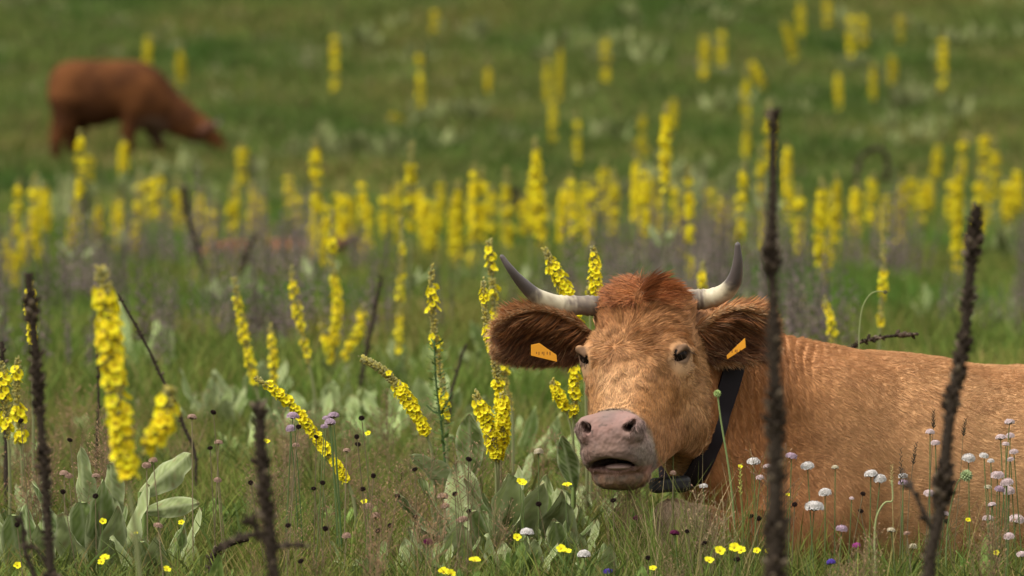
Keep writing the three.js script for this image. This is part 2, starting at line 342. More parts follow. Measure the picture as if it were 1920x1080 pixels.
// ears: cupped leaves with a thick rim, open to the front
function ear(base, tip, half, side) {
  const T = new Tris(), rows = 26, cols = 28, ax = tip.clone().sub(base), L = ax.length(), u = ax.clone().normalize();
  const f = V(side * 0.22, -0.18, 0.96).normalize(), w = V().crossVectors(u, f).normalize().multiplyScalar(side), fw = V().crossVectors(w, u).normalize(); if (fw.z < 0) fw.negate();
  if (w.y < 0) w.negate();
  const wid = (s) => half * Math.pow(Math.sin(Math.PI * clamp(0.10 + 0.875 * s)), 0.62) * (0.82 + 0.25 * s);
  for (let i = 0; i <= rows; i++) {
    const s = i / rows, W = wid(s) * (s > 0.985 ? 0.45 : 1), c = base.clone().addScaledVector(ax, s).addScaledVector(w, 0.018 * Math.sin(s * Math.PI) * 0.6);
    for (let j = 0; j < cols; j++) {
      const q = j / cols, back = q < 0.5, v = back ? -1 + q * 4 : 1 - (q - 0.5) * 4, cup = 0.034 * (1 - v * v) * Math.sin(Math.PI * clamp(0.12 + s * 0.85)), th = back ? 0.010 * Math.sqrt(Math.max(0, 1 - v * v)) : 0;
      const p = c.clone().addScaledVector(w, v * W * (v > 0 ? 1 : 1.0)).addScaledVector(fw, -cup - th + 0.012 + fbm(s * 5, v * 3, side, 2) * 0.006);
      const nz = fbm(p.x * 30, p.y * 30, p.z * 30, 3);
      const inner = mixc([0.22, 0.10, 0.055], [0.17, 0.075, 0.038], clamp(0.5 + nz * 2));
      const rim = mixc(COAT.red, COAT.gold, 0.4);
      T.v(p.x, p.y, p.z, back ? COAT.mid : inner);
    }
    if (i) for (let j = 0; j < cols; j++) { const a = (i - 1) * cols + j, b = (i - 1) * cols + (j + 1) % cols; T.q(a, b, b + cols, a + cols); }
  }
  const g = T.geo(); g.userData = { base, u, w, fw, L, half, ax, wid, side };
  return g;
}
const earL = ear(P(1106, 640, 12.14), P(921, 628, 12.06), 0.069, -1);
const earR = ear(P(1296, 642, 12.17), P(1458, 624, 12.16), 0.069, 1);
const coatMat = new THREE.MeshPhysicalMaterial({ vertexColors: true, roughness: 0.78, specularIntensity: 0.35 });
const padMat = coatMat;
const bodyGeo = mergeGeometries([gHead, gFront, gLow, gRear, earL, earR].map((g) => { const n = new THREE.BufferGeometry(); n.setAttribute('position', g.attributes.position); n.setAttribute('normal', g.attributes.normal); n.setAttribute('color', g.attributes.color); n.setIndex(g.index); return n; }));
const cowBody = part(cow, 'body', bodyGeo, coatMat);

// hair: thin curved spikes rooted in the hide
const strand = (() => { const T = new Tris(), W = [1, 1, 1]; const pts = [V(0, 0, 0), V(0, 0.35, 0.03), V(0, 0.7, 0.11), V(0, 1, 0.24)]; tube(T, pts, [0.5, 0.45, 0.3, 0.03], 3, W); return T.geo(); })();
const hairMat = new THREE.MeshPhysicalMaterial({ vertexColors: true, roughness: 0.55, specularIntensity: 0.6 });
class Hair {
  constructor(seed) { this.m = []; this.c = []; this.r = rng(seed); this.X = V(); this.Z = V(); this.D = V(); }
  add(p, nrm, dir, lift, len, wid, col, vary = 1) {                     // dir: the lie of the hair along the hide
    const { X, Z, D, r } = this;
    D.copy(dir).addScaledVector(nrm, -dir.dot(nrm)); if (D.lengthSq() < 1e-8) return; D.normalize();
    D.multiplyScalar(Math.cos(lift)).addScaledVector(nrm, Math.sin(lift)).normalize();
    X.crossVectors(D, nrm).normalize(); Z.crossVectors(X, D); if (Z.dot(nrm) > 0) { Z.negate(); X.negate(); }
    const s = new THREE.Matrix4().makeBasis(X.clone().multiplyScalar(wid), D.clone().multiplyScalar(len), Z.clone().multiplyScalar(len));
    const q = s.elements; s.setPosition(p.x - nrm.x * 0.001, p.y - nrm.y * 0.001, p.z - nrm.z * 0.001);
    this.m.push(s); const b = 1 + (r() * 0.85 - 0.45) * vary; this.c.push([col[0] * b, col[1] * b * (0.96 + r() * 0.1), col[2] * b]);
  }
  mesh(name, parent) { const m = instanced(name, strandThick, hairMat, this.m, this.c); m.name = name; parent.add(m); return m; }
}
const strandThick = (() => {                                  // z of the strand is scaled with its length for the bend, its girth in z is brought back here
  const T = new Tris(), W = [1, 1, 1], n = 4; const ys = [0, 0.35, 0.7, 1], zs = [0, 0.03, 0.11, 0.24], rs = [0.5, 0.46, 0.32, 0.02], ids = [];
  for (let i = 0; i < n; i++) { const ring = []; for (let k = 0; k < 3; k++) { const a = k / 3 * 6.2832; ring.push(T.v(Math.cos(a) * rs[i], ys[i], zs[i] + Math.sin(a) * rs[i] * 0.06, W)); } ids.push(ring); }
  for (let i = 0; i + 1 < n; i++) for (let k = 0; k < 3; k++) T.q(ids[i][k], ids[i][(k + 1) % 3], ids[i + 1][(k + 1) % 3], ids[i + 1][k]);
  return T.geo();
})();
function lieOfHair(x, y, z, out) {
  const [a, b, c] = toHead(x, y, z), hx = x - HO.x, t = -0.69 * b + 0.72 * c;
  const inHead = Math.sqrt(a * a + (b + 0.2) ** 2 + (c - 0.13) ** 2) < 0.40 && hx < 0.17;
  const w = fbm(x * 14, y * 14, z * 14, 2);
  if (inHead) {
    const dt = t - 0.185 + w * 0.05, da = a + 0.03 + noise(x * 22, y * 22, 3) * 0.03;
    let ft = dt, fa = da * 0.9; const l = Math.hypot(ft, fa) + 1e-4; ft /= l; fa /= l;
    if (dt > 0.05) { ft = 0.9; fa = a * 3; }
    fa += w * 1.1; ft += fbm(y * 16, x * 16, z * 16, 2) * 0.9;
    out.set(HX.x * fa + HY.x * -0.69 * ft + HZ.x * 0.72 * ft, HX.y * fa + HY.y * -0.69 * ft + HZ.y * 0.72 * ft, HX.z * fa + HY.z * -0.69 * ft + HZ.z * 0.72 * ft);
    out.addScaledVector(V(0.25, -0.5, -0.5), sstep(0.05, 0.15, Math.abs(a) + w * 0.03) * sstep(-0.10, -0.20, b));
    return out;
  }
  const nk = 1 - sstep(0.3, 0.7, hx), sw = fbm(x * 3.2, y * 3.2, 4, 2);
  out.set(lerp(0.95, 0.30, nk), lerp(-0.35, -0.9, nk), 0).add(V(w * 0.9, sw * 1.7 + fbm(y * 13, x * 13, 8, 2) * 0.8, 0));
  return out;
}
{
  const H = new Hair(77), r = H.r, g = bodyGeo, p = g.attributes.position, nn = g.attributes.normal, ix = g.index, a = V(), b = V(), c = V(), na = V(), q = V(), dir = V(), e1 = V(), e2 = V();
  const skipFrom = gHead.index.count + gFront.index.count + gLow.index.count, eye = camera.position;
  for (let t = 0; t < skipFrom; t += 3) {
    const i0 = ix.getX(t), i1 = ix.getX(t + 1), i2 = ix.getX(t + 2);
    a.fromBufferAttribute(p, i0); b.fromBufferAttribute(p, i1); c.fromBufferAttribute(p, i2); na.fromBufferAttribute(nn, i0);
    if (na.dot(q.copy(eye).sub(a).normalize()) < -0.25) continue;
    const area = e1.subVectors(b, a).cross(e2.subVectors(c, a)).length() / 2, [ha, hb, hc] = toHead(a.x, a.y, a.z), hx = a.x - HO.x;
    const head = Math.hypot(ha, hb + 0.2, hc - 0.13) < 0.40 && hx < 0.17;
    let dens = head ? 250000 : 220000, len = head ? 0.016 : 0.013;
    if (head) {
      const mm = muzzleMask(ha, hb, hc); if (mm > 0.5 && hb > -0.412 && (Math.abs(ha) < 0.05 || hb > -0.30)) continue;
      if (hc > 0.24 && hb < -0.25) len = 0.007;
      if (Math.hypot(Math.abs(ha) - 0.128, hb + 0.157, hc - 0.12) < 0.0265) continue;
      if (hb > -0.15) len = 0.019;
      const eyeNear = Math.hypot(Math.abs(ha) - 0.128, hb + 0.157, hc - 0.12);
      if (hb < -0.16 && hb > -0.32) len = 0.013;
      if (hb > -0.06) len = 0.024;
      if (eyeNear < 0.05) len = 0.006;
    } else { len = 0.014; }
    let n = area * dens; n = Math.floor(n) + (r() < n % 1 ? 1 : 0);
    for (let k = 0; k < n; k++) {
      let u = r(), v = r(); if (u + v > 1) { u = 1 - u; v = 1 - v; }
      q.copy(a).addScaledVector(e1.subVectors(b, a), u).addScaledVector(e2.subVectors(c, a), v);
      lieOfHair(q.x, q.y, q.z, dir);
      const cl = head && hb > -0.24 ? noise(q.x * 48, q.y * 48, q.z * 48) : 0; if (cl) dir.addScaledVector(HX, cl * 0.6);
      H.add(q, na, dir, 0.16 + r() * 0.28 + Math.max(0, cl) * 0.5, len * (0.6 + r() * 0.8) * (1 + cl * 0.5), head ? 0.0011 + r() * 0.0007 : 0.0009 + r() * 0.0006, coatColour(q.x, q.y, q.z), head ? 1 : 0.5);
    }
  }
  H.mesh('coat_hair', cowBody);
  const LA = new Hair(81), la = LA.r;
  for (const sd of [-1, 1]) for (let i = 0; i < 26; i++) { const u = la(), p0 = u < 0.5 ? HP.lu0.clone().lerp(HP.lu1, u * 2) : HP.lu1.clone().lerp(HP.lu2, u * 2 - 1); p0.x += 0.006; p0.y -= 0.004; const pt = fromHead(sd * p0.x, p0.y, p0.z), nrm = HX.clone().multiplyScalar(sd * 0.8).addScaledVector(HZ, 0.55).normalize(); dir.copy(HY).multiplyScalar(-0.7).addScaledVector(HX, sd * (0.6 + la() * 0.4)).addScaledVector(HZ, (u - 0.4) * 1.5); LA.add(pt, nrm, dir, 0.6, 0.013 + la() * 0.006, 0.0009, [0.05, 0.025, 0.014]); }
  LA.mesh('eyelashes', cowBody);

  // ear hair: dark inside, tan fringe round the rim
  const E = new Hair(78), s = E.r;
  for (const [k, eg] of [earL, earR].entries()) {
    const { base, w, fw, ax, wid, u, side } = eg.userData, pp = eg.attributes.position, en = eg.attributes.normal, cols = 28;
    for (let i = 0; i < 17000; i++) {
      const atRim = i > 12000, row = Math.floor(s() * 25), j = atRim ? [0, 1, 13, 14, 15, 27, 26, 12][Math.floor(s() * 8)] : Math.floor(s() * cols), id = row * cols + j, id2 = id + cols;
      q.fromBufferAttribute(pp, id).lerp(a.fromBufferAttribute(pp, id2), s()).lerp(b.fromBufferAttribute(pp, row * cols + (j + 1) % cols), s() * 0.9);
      const qq = (j + 0.5) / cols, back = qq < 0.5, v = back ? -1 + qq * 4 : 1 - (qq - 0.5) * 4, rim = Math.max(Math.abs(v), row / 25) > 0.80;
      const nrm = back ? fw.clone().multiplyScalar(-0.4).addScaledVector(w, v) : fw.clone().addScaledVector(w, -v * 0.4); nrm.normalize();
      dir.copy(u).multiplyScalar(0.7 + s() * 0.3).addScaledVector(w, back ? v * 0.8 : -0.30 - s() * 0.5 + (v < 0 ? -0.2 : 0)).addScaledVector(fw, 0.12);
      const nz = noise(q.x * 25, q.y * 25, q.z * 25);
      if (!back) dir.addScaledVector(w, nz * 1.2).addScaledVector(u, noise(q.x * 18, q.y * 18, 9) * 0.6);
      let col = back ? mixc(COAT.red, COAT.gold, s() * 0.5) : mixc([0.22, 0.078, 0.026], [0.070, 0.030, 0.015], s() < 0.45 ? 0.25 : 0.85);
      if (!back && v > 0.1 && s() < 0.55) col = mixc(col, [0.34, 0.125, 0.038], 0.8);
      if (!back && s() < 0.12) col = mixc(col, [0.36, 0.2, 0.09], 0.7);
      if (rim) { dir.addScaledVector(w, v * 1.2); col = mixc(COAT.red, COAT.gold, s()); if (s() < 0.3) col = mixc(col, [0.6, 0.42, 0.25], 0.7); }
      E.add(q, nrm, dir, rim ? 0.05 + s() * 0.5 : 0.35 + s() * 0.55, (rim ? 0.028 : 0.050) * (0.6 + s() * 0.7), 0.0012 + s() * 0.0009, col);
    }
  }
  E.mesh('ear_hair', cowBody);

  // the shock of red hair on the crest, parted in the middle
  const Tf = new Hair(79), z = Tf.r, hit = V();
  for (let i = 0; i < 4800; i++) {
    const x = (z() + z() - 1) * 0.122, f = z();
    const nrm = HY.clone().multiplyScalar(lerp(1, 0.6, f)).addScaledVector(HZ, lerp(-0.1, 0.8, f)).addScaledVector(HX, x * 3).normalize();
    hit.copy(fromHead(x, lerp(0.03, -0.02, f), lerp(-0.03, 0.085, f))).addScaledVector(nrm, 0.04);
    for (let k = 0; k < 40; k++) { const dd = cowField(hit.x, hit.y, hit.z); if (dd < 0.0005) break; hit.addScaledVector(nrm, -Math.min(0.02, dd * 0.7)); }
    const sgn = x > 0.010 + 0.012 * noise(f * 8, 3) ? 1 : -1, clump = Math.round(x * 85 + noise(f * 4, x * 20) * 2), lump = noise(clump * 3.7, 1.3, 5) * 1.6;
    dir.copy(HX).multiplyScalar(sgn * (0.25 + Math.abs(x) * 10) + lump * 0.9 + (z() - 0.5) * 0.35).addScaledVector(HY, lerp(1.0, 0.25, f) + (z() - 0.5) * 0.3).addScaledVector(HZ, lerp(-0.1, 0.45, f));
    const col = mixc(mixc([0.33, 0.098, 0.027], [0.50, 0.19, 0.062], z()), [0.10, 0.030, 0.011], clamp(lump * 0.9 + 0.15) * 0.85);
    Tf.add(hit, nrm, dir, 0.22 + z() * 0.5 + lump * 0.35, (0.030 + Math.pow(z(), 2) * 0.042 + lump * 0.016) * (1 - 0.25 * f) * (1 - Math.abs(x) * 4.4), 0.0014 + z() * 0.0010, col);
  }
  Tf.mesh('forelock', cowBody);
}

// horns
function horn(pts, radii, seed) {
  const T = new Tris(), n = 64, c = new THREE.CatmullRomCurve3(pts, false, 'centripetal'), P2 = c.getSpacedPoints(n), sides = 22;
  const at = (t) => { const f = t * (radii.length - 1), i = Math.min(radii.length - 2, Math.floor(f)); return lerp(radii[i], radii[i + 1], f - i); };
  const ref = V(0.1, 0.1, 0.98), rings = [];
  for (let i = 0; i <= n; i++) {
    const t = i / n, tg = c.getTangentAt(t), a = V().crossVectors(tg, ref).normalize(), b = V().crossVectors(tg, a), ring = [];
    const ridge = 1 + 0.05 * Math.sin(t * 88 + noise(t * 12, seed) * 5) * (1 - sstep(0.3, 0.55, t));
    for (let k = 0; k < sides; k++) {
      const w = k / sides * Math.PI * 2, r = at(t) * ridge * (1 + 0.03 * noise(Math.cos(w) * 1.5, Math.sin(w) * 1.5, t * 9 + seed));
      const p = P2[i].clone().addScaledVector(a, Math.cos(w) * r).addScaledVector(b, Math.sin(w) * r);
      const s = noise(t * 34 + seed, Math.cos(w) * 2.2, Math.sin(w) * 2.2), s2 = fbm(p.x * 60, p.y * 60, p.z * 60, 3), tt = t + s2 * 0.10;
      let col = mixc([0.115, 0.083, 0.066], [0.36, 0.30, 0.22], clamp(0.15 + Math.pow(Math.max(0, Math.sin(t * 88 + noise(t * 12, seed) * 5 + s * 2)), 3) * 0.6) * sstep(0.05, 0.22, t));
      col = mixc(col, [0.52, 0.45, 0.31], sstep(0.26, 0.36, tt));
      col = mixc(col, [0.34, 0.27, 0.18], clamp(s2 * 2.5) * 0.8);
      col = mixc(col, [0.085, 0.067, 0.062], sstep(0.52, 0.68, tt));
      ring.push(T.v(p.x, p.y, p.z, col));
    }
    rings.push(ring);
  }
  for (let i = 0; i < n; i++) for (let k = 0; k < sides; k++) T.q(rings[i][k], rings[i + 1][k], rings[i + 1][(k + 1) % sides], rings[i][(k + 1) % sides]);
  const e = P2[n].clone().addScaledVector(c.getTangentAt(1), at(1) * 0.8), v = T.v(e.x, e.y, e.z, [0.06, 0.05, 0.045]);
  for (let k = 0; k < sides; k++) T.t(rings[n][k], v, rings[n][(k + 1) % sides]);
  return T.geo();
}
const hornMat = vmat({ roughness: 0.42, specularIntensity: 0.6 });
part(cow, 'horn', horn([P(1135, 574, 12.15), P(1100, 573, 12.13), P(1050, 571, 12.11), P(1010, 558, 12.08), P(978, 530, 12.05), P(955, 502, 12.03), P(940, 480, 12.03)], [0.0245, 0.0245, 0.0235, 0.0215, 0.0165, 0.011, 0.0055], 1), hornMat).userData.label = 'long horn sweeping out and up to the left';
part(cow, 'horn', horn([P(1255, 566, 12.2), P(1296, 562, 12.2), P(1328, 560, 12.2), P(1357, 550, 12.18), P(1376, 527, 12.15), P(1383, 495, 12.13), P(1383, 457, 12.12)], [0.0265, 0.0265, 0.0245, 0.0225, 0.0185, 0.0125, 0.0065], 5), hornMat).userData.label = 'shorter horn bent sharply upright on the right';

// eyes, tongue
const eyeMat = new THREE.MeshPhysicalMaterial({ color: new THREE.Color().setRGB(0.010, 0.006, 0.005), roughness: 0.12, specularIntensity: 0.3 });
for (const s of [-1, 1]) { const e = part(cow, 'eye', new THREE.SphereGeometry(0.0222, 28, 20), eyeMat); e.position.copy(fromHead(s * EYEC[0], EYEC[1], EYEC[2])); }
{
  const g = new THREE.SphereGeometry(1, 20, 12); g.scale(0.034, 0.009, 0.03);
  const t = part(cow, 'tongue', g, new THREE.MeshPhysicalMaterial({ color: new THREE.Color().setRGB(0.30, 0.19, 0.16), roughness: 0.4 })); t.position.copy(fromHead(0.012, -0.4125, 0.312)); t.quaternion.setFromRotationMatrix(HM);
}
// ear tags
function tagTexture() {
  const c = document.createElement('canvas'); c.width = 128; c.height = 64; const x = c.getContext('2d');
  x.fillStyle = '#dd951a'; x.fillRect(0, 0, 128, 64); x.fillStyle = '#6a3a08';
  for (const [a, h] of [[30, 10], [42, 16], [58, 12], [66, 18], [82, 14], [96, 17]]) x.fillRect(a, 30, 4, h);
  const t = new THREE.CanvasTexture(c); t.colorSpace = THREE.SRGBColorSpace; return t;
}
function tag(corners, d, tilt) {
  const w = corners.map(([x, y]) => P(x, y, d)), c = w.reduce((a, b) => a.add(b), V()).multiplyScalar(1 / w.length);
  const sh = new THREE.Shape(w.map((p) => new THREE.Vector2(p.x - c.x, p.y - c.y))), g = new THREE.ExtrudeGeometry(sh, { depth: 0.0018, bevelEnabled: true, bevelSize: 0.0008, bevelThickness: 0.0005, bevelSegments: 2 });
  const p = g.attributes.position, uv = g.attributes.uv; for (let i = 0; i < p.count; i++) uv.setXY(i, p.getX(i) / 0.064 + 0.5, p.getY(i) / 0.032 + 0.5);
  const m = part(cow, 'ear_tag', g, new THREE.MeshPhysicalMaterial({ map: tagTexture(), roughness: 0.5 })); m.position.copy(c); m.rotation.y = tilt;
  return m;
}
tag([[996, 666], [996, 647], [1011, 644], [1043, 666], [1044, 678]], 12.045, 0.15);
tag([[1364, 673], [1398, 651], [1397, 634], [1363, 667]], 12.11, -0.2);
// collar
{
  const c = P(1300, 785, 12.36), ax = P(1480, 815, 12.60).sub(P(1240, 760, 12.2)).normalize();
  const up = P(1338, 650, 12.42).sub(P(1278, 945, 12.3)); up.normalize();
  const nrm = V().crossVectors(up, V(0.35, 0, 1)).normalize(); const side = V().crossVectors(nrm, up).normalize();
  const T = new Tris(), N = 96, wide = 0.028, thick = 0.006, rings = [];
  const D = []; for (let i = 0; i < N; i++) { const w = i / N * Math.PI * 2, d = V().addScaledVector(up, Math.cos(w)).addScaledVector(side, Math.sin(w)); let t = 0.05; while (t < 0.5) { const f = cowField(c.x + d.x * t, c.y + d.y * t, c.z + d.z * t); if (f > -0.001) break; t += Math.max(0.002, -f * 0.6); } D.push([d, t]); }
  for (let i = 0; i < N; i++) {
    let t = 0; for (let k = -3; k <= 3; k++) t = Math.max(t, D[(i + k + N) % N][1]); const [d] = D[i], ring = [], n = fbm(i * 0.3, 2, 1, 2) * 0.003;
    for (const [o, h] of [[0.001, -wide], [thick + n, -wide * 0.92], [thick + 0.002 + n, 0], [thick + n, wide * 0.92], [0.001, wide], [-0.004, 0]]) { const p = c.clone().addScaledVector(d, t + o + 0.004).addScaledVector(nrm, h); ring.push(T.v(p.x, p.y, p.z, [0.017, 0.013, 0.017])); }
    rings.push(ring);
  }
  for (let i = 0; i < N; i++) for (let k = 0; k < 6; k++) T.q(rings[i][k], rings[(i + 1) % N][k], rings[(i + 1) % N][(k + 1) % 6], rings[i][(k + 1) % 6]);
  const col = part(cow, 'collar', T.geo(), vmat({ roughness: 0.7 }));
  const bx = part(col, 'collar_box', new RoundedBoxGeometry(0.10, 0.036, 0.045, 3, 0.012), new THREE.MeshPhysicalMaterial({ color: new THREE.Color().setRGB(0.012, 0.011, 0.012), roughness: 0.6 }));
  bx.position.copy(P(1256, 908, 12.14)); bx.rotation.set(0, 0.3, 0.06);
}
console.log('cow tris', bodyGeo.index.count / 3);

// ------------------------------------------------------------------ the grazing cow on the slope
const farCoat = new THREE.MeshPhysicalMaterial({ vertexColors: true, roughness: 1, specularIntensity: 0.08 });
function simpleCow(name, label, d, parts, col, cell, extra) {
  const pr = parts.map(([x0, y0, d0, r0, x1, y1, d1, r1, k]) => ({ A: P(x0, y0, d + d0), B: P(x1, y1, d + d1), ra: r0, rb: r1, k }));
  const lo = V(1e9, 1e9, 1e9), hi = V(-1e9, -1e9, -1e9);
  for (const q of pr) for (const [p, r] of [[q.A, q.ra], [q.B, q.rb]]) { lo.min(p.clone().subScalar(r + 0.1)); hi.max(p.clone().addScalar(r + 0.1)); }
  const f = (x, y, z) => { let v = 1e9; for (const q of pr) v = v > 1e8 ? cone(x, y, z, q.A, q.B, q.ra, q.rb) : smin(v, cone(x, y, z, q.A, q.B, q.ra, q.rb), q.k); return v + fbm(x * 5, y * 5, z * 5, 2) * 0.02; };
  const t = thing(name, label, 'cow');
  part(t, 'body', skin(f, lo, hi, cell, col), farCoat);
  extra?.(t, f);
  return t;
}
{
  const d = 57.3;
  simpleCow('cow', 'red brown cow grazing head down on the far slope', d, [
    [148, 170, 0, 0.30, 262, 178, 0, 0.33, 0.1], [138, 158, 0, 0.24, 250, 160, 0, 0.24, 0.2], [140, 172, 0.02, 0.27, 175, 190, 0, 0.30, 0.1], [265, 172, 0, 0.25, 285, 195, 0, 0.25, 0.12],
    [282, 178, 0, 0.23, 372, 238, -0.05, 0.15, 0.12], [290, 215, 0, 0.17, 370, 250, -0.05, 0.10, 0.12], [378, 240, -0.05, 0.115, 402, 260, -0.08, 0.088, 0.05], [402, 260, -0.08, 0.085, 424, 286, -0.1, 0.045, 0.05],
    [128, 190, -0.13, 0.22, 122, 235, -0.16, 0.11, 0.1], [122, 235, -0.16, 0.105, 106, 268, -0.16, 0.062, 0.05], [106, 268, -0.16, 0.06, 104, 312, -0.16, 0.048, 0.03],
    [140, 195, 0.15, 0.20, 146, 240, 0.16, 0.10, 0.1], [146, 240, 0.16, 0.10, 132, 272, 0.16, 0.06, 0.05], [132, 272, 0.16, 0.06, 132, 312, 0.16, 0.048, 0.03],
    [255, 205, -0.15, 0.16, 242, 245, -0.16, 0.09, 0.1], [242, 245, -0.16, 0.085, 240, 280, -0.16, 0.055, 0.04], [240, 280, -0.16, 0.055, 238, 314, -0.16, 0.045, 0.03],
    [275, 215, 0.15, 0.15, 290, 250, 0.16, 0.08, 0.1], [290, 250, 0.16, 0.08, 304, 280, 0.16, 0.055, 0.04], [304, 280, 0.16, 0.055, 308, 314, 0.16, 0.045, 0.03],
    [118, 145, 0, 0.05, 104, 180, 0, 0.035, 0.05], [104, 180, 0, 0.032, 99, 262, 0, 0.045, 0.03],
  ], (x, y, z, nx, ny) => { const n = fbm(x * 3, y * 3, z * 3, 3), u = (x - px2x(280, d)) / 0.5; let k = mixc([0.115, 0.044, 0.016], [0.055, 0.022, 0.010], clamp(0.5 + n * 2.4)); k = mixc(k, [0.17, 0.105, 0.08], 0.8 * sstep(0.25, 0.05, Math.hypot(x - px2x(288, d), y - P(288, 245, d).y))); return k; }, 0.03, (t) => {
    for (const [x, dz] of [[392, -0.2], [388, 0.12]]) { const g = new THREE.SphereGeometry(1, 10, 8); g.scale(0.13, 0.055, 0.03); const e = part(t, 'ear', g, new THREE.MeshStandardMaterial({ color: new THREE.Color().setRGB(0.10, 0.035, 0.016), roughness: 0.9 })); e.position.copy(P(x - 4, 240, d + dz)); e.rotation.z = 0.5; }
    for (const dz of [-0.16, 0.02]) { const e = part(t, 'horn', horn([P(398, 240, d + dz), P(408, 232, d + dz), P(414, 222, d + dz)], [0.03, 0.022, 0.008], 3), hornMat); }
  });
}
{
  const d = 31;
  simpleCow('cow', 'orange brown calf lying half hidden behind the yellow flower spikes', d, [
    [400, 507, 0, 0.17, 560, 509, 0, 0.19, 0.1], [430, 495, 0, 0.12, 540, 493, 0, 0.13, 0.1], [570, 504, 0, 0.16, 640, 487, -0.05, 0.09, 0.1],
    [640, 479, -0.05, 0.085, 670, 479, -0.1, 0.075, 0.05], [668, 481, -0.1, 0.07, 700, 501, -0.16, 0.045, 0.04], [380, 517, -0.1, 0.15, 430, 537, -0.2, 0.08, 0.08], [570, 527, -0.1, 0.08, 640, 539, -0.2, 0.045, 0.05], [400, 547, -0.2, 0.06, 480, 552, -0.24, 0.04, 0.05],
  ], (x, y, z) => mixc([0.30, 0.115, 0.055], [0.20, 0.07, 0.032], clamp(0.5 + fbm(x * 3, y * 3, z * 3) * 2)), 0.022, (t) => {
    for (const [x, dz, r] of [[648, 0, -0.3], [652, -0.22, 0.5]]) { const g = new THREE.SphereGeometry(1, 10, 8); g.scale(0.085, 0.04, 0.02); const e = part(t, 'ear', g, new THREE.MeshStandardMaterial({ color: new THREE.Color().setRGB(0.07, 0.028, 0.018), roughness: 0.9 })); e.position.copy(P(x, 456, d + dz)); e.rotation.z = r; }
  });
}

// ------------------------------------------------------------------ plants that are counted: mullein spikes
const LEAFG = { pale: [0.26, 0.31, 0.125], mid: [0.155, 0.215, 0.060], deep: [0.065, 0.11, 0.024] };
function leafGeo(seed, len, wid, arch, fold, twist, face = LEAFG.pale) {   // a felted leaf with a midrib, waved edges and a bend
  const r = rng(seed), T = new Tris(), n = 20, m = 8, ph = r() * 6;
  for (let i = 0; i <= n; i++) {
    const s = i / n, w = wid * 1.9 * Math.pow(s + 0.02, 0.55) * Math.pow(1.0 - s * 0.995, 0.72) * (0.75 + 0.35 * Math.sin(s * 3.1)) + 0.003, a = arch * s * s, y = len * (s - 0.10 * a * a * s), z = len * 0.5 * a * s;
    for (let j = 0; j <= m; j++) {
      const v = j / m * 2 - 1, wave = 0.16 * wid * Math.sin(s * 15 + v * 2 + ph) * Math.abs(v) + 0.05 * wid * Math.sin(s * 31 + ph) * Math.abs(v), tw = twist * s;
      const x = v * w, lift = Math.abs(v) * w * fold + wave, cx = x * Math.cos(tw) - lift * Math.sin(tw), cz = x * Math.sin(tw) + lift * Math.cos(tw);
      const vein = Math.pow(Math.abs(Math.sin((s * 9 - Math.abs(v) * 2.2) * Math.PI)), 6) * 0.42, k = Math.abs(v) < 0.05 ? 0.55 : vein, nz = 0.85 + 0.7 * fbm(x * 40, y * 40, seed, 3);
      const c = mixc(face, [0.44, 0.48, 0.27], clamp(k + (Math.abs(v) > 0.95 ? 0.8 : 0)));
      const brown = sstep(0.25, 0.4, fbm(x * 26, y * 26, seed + 3, 3) + sstep(0.86, 1, s) * 0.3);
      T.v(cx, y, cz + 0.035 * wid * noise(x * 38, y * 38, seed) , mixc(c.map((q) => q * nz), [0.24, 0.17, 0.085], brown * 0.75));
    }
    if (i) for (let j = 0; j < m; j++) { const a0 = (i - 1) * (m + 1) + j; T.q(a0, a0 + 1, a0 + m + 2, a0 + m + 1); }
  }
  return T.geo();
}
function flowerGeo(seed) {                                    // five cupped petals, an orange throat and a green calyx; faces +y, about 1 across
  const r = rng(seed), T = new Tris();
  for (let k = 0; k < 5; k++) {
    const a = k / 5 * 6.2832 + r() * 0.25, ln = 0.48 + r() * 0.08, wd = 0.24 + r() * 0.05, up = 0.10 + r() * 0.14, ca = Math.cos(a), sa = Math.sin(a), y0 = [0.76 + r() * 0.08, 0.67 + r() * 0.08, 0.018];
    const at = (l, w, h, c) => T.v(ca * l - sa * w, h, sa * l + ca * w, c);
    const c0 = [0.66, 0.48, 0.012];
    const p0 = at(0.03, 0, -0.06, c0), p1 = at(0.2, wd * 0.62, 0.03, y0), p2 = at(0.2, -wd * 0.62, 0.03, y0), p3 = at(ln * 0.72, wd, up, y0), p4 = at(ln * 0.72, -wd, up, y0), p5 = at(ln, wd * 0.45, up * 0.8, y0), p6 = at(ln, -wd * 0.45, up * 0.8, y0), pm = at(ln * 0.6, 0, up * 0.3, y0);
    T.t(p0, p1, pm); T.t(p0, pm, p2); T.t(p1, p3, pm); T.t(p2, pm, p4); T.t(p3, p5, pm); T.t(p5, p6, pm); T.t(p6, p4, pm);
  }
  for (let k = 0; k < 4; k++) { const a = k * 1.7, c = [0.66, 0.26, 0.02], x = Math.cos(a) * 0.06, z = Math.sin(a) * 0.06; const b = T.v(x - 0.025, -0.05, z, c), d = T.v(x + 0.025, -0.05, z, c), e = T.v(x * 1.6, 0.16, z * 1.6, c); T.t(b, d, e); }
  return T.geo();
}
const budGeo = (() => { const g = new THREE.IcosahedronGeometry(0.5, 0); g.scale(0.8, 1.2, 0.8); g.setIndex([...Array(g.attributes.position.count).keys()]); return paint(g, 1, 1, 1); })();
const FLOWERS = [1, 2, 3, 4, 5].map(flowerGeo);
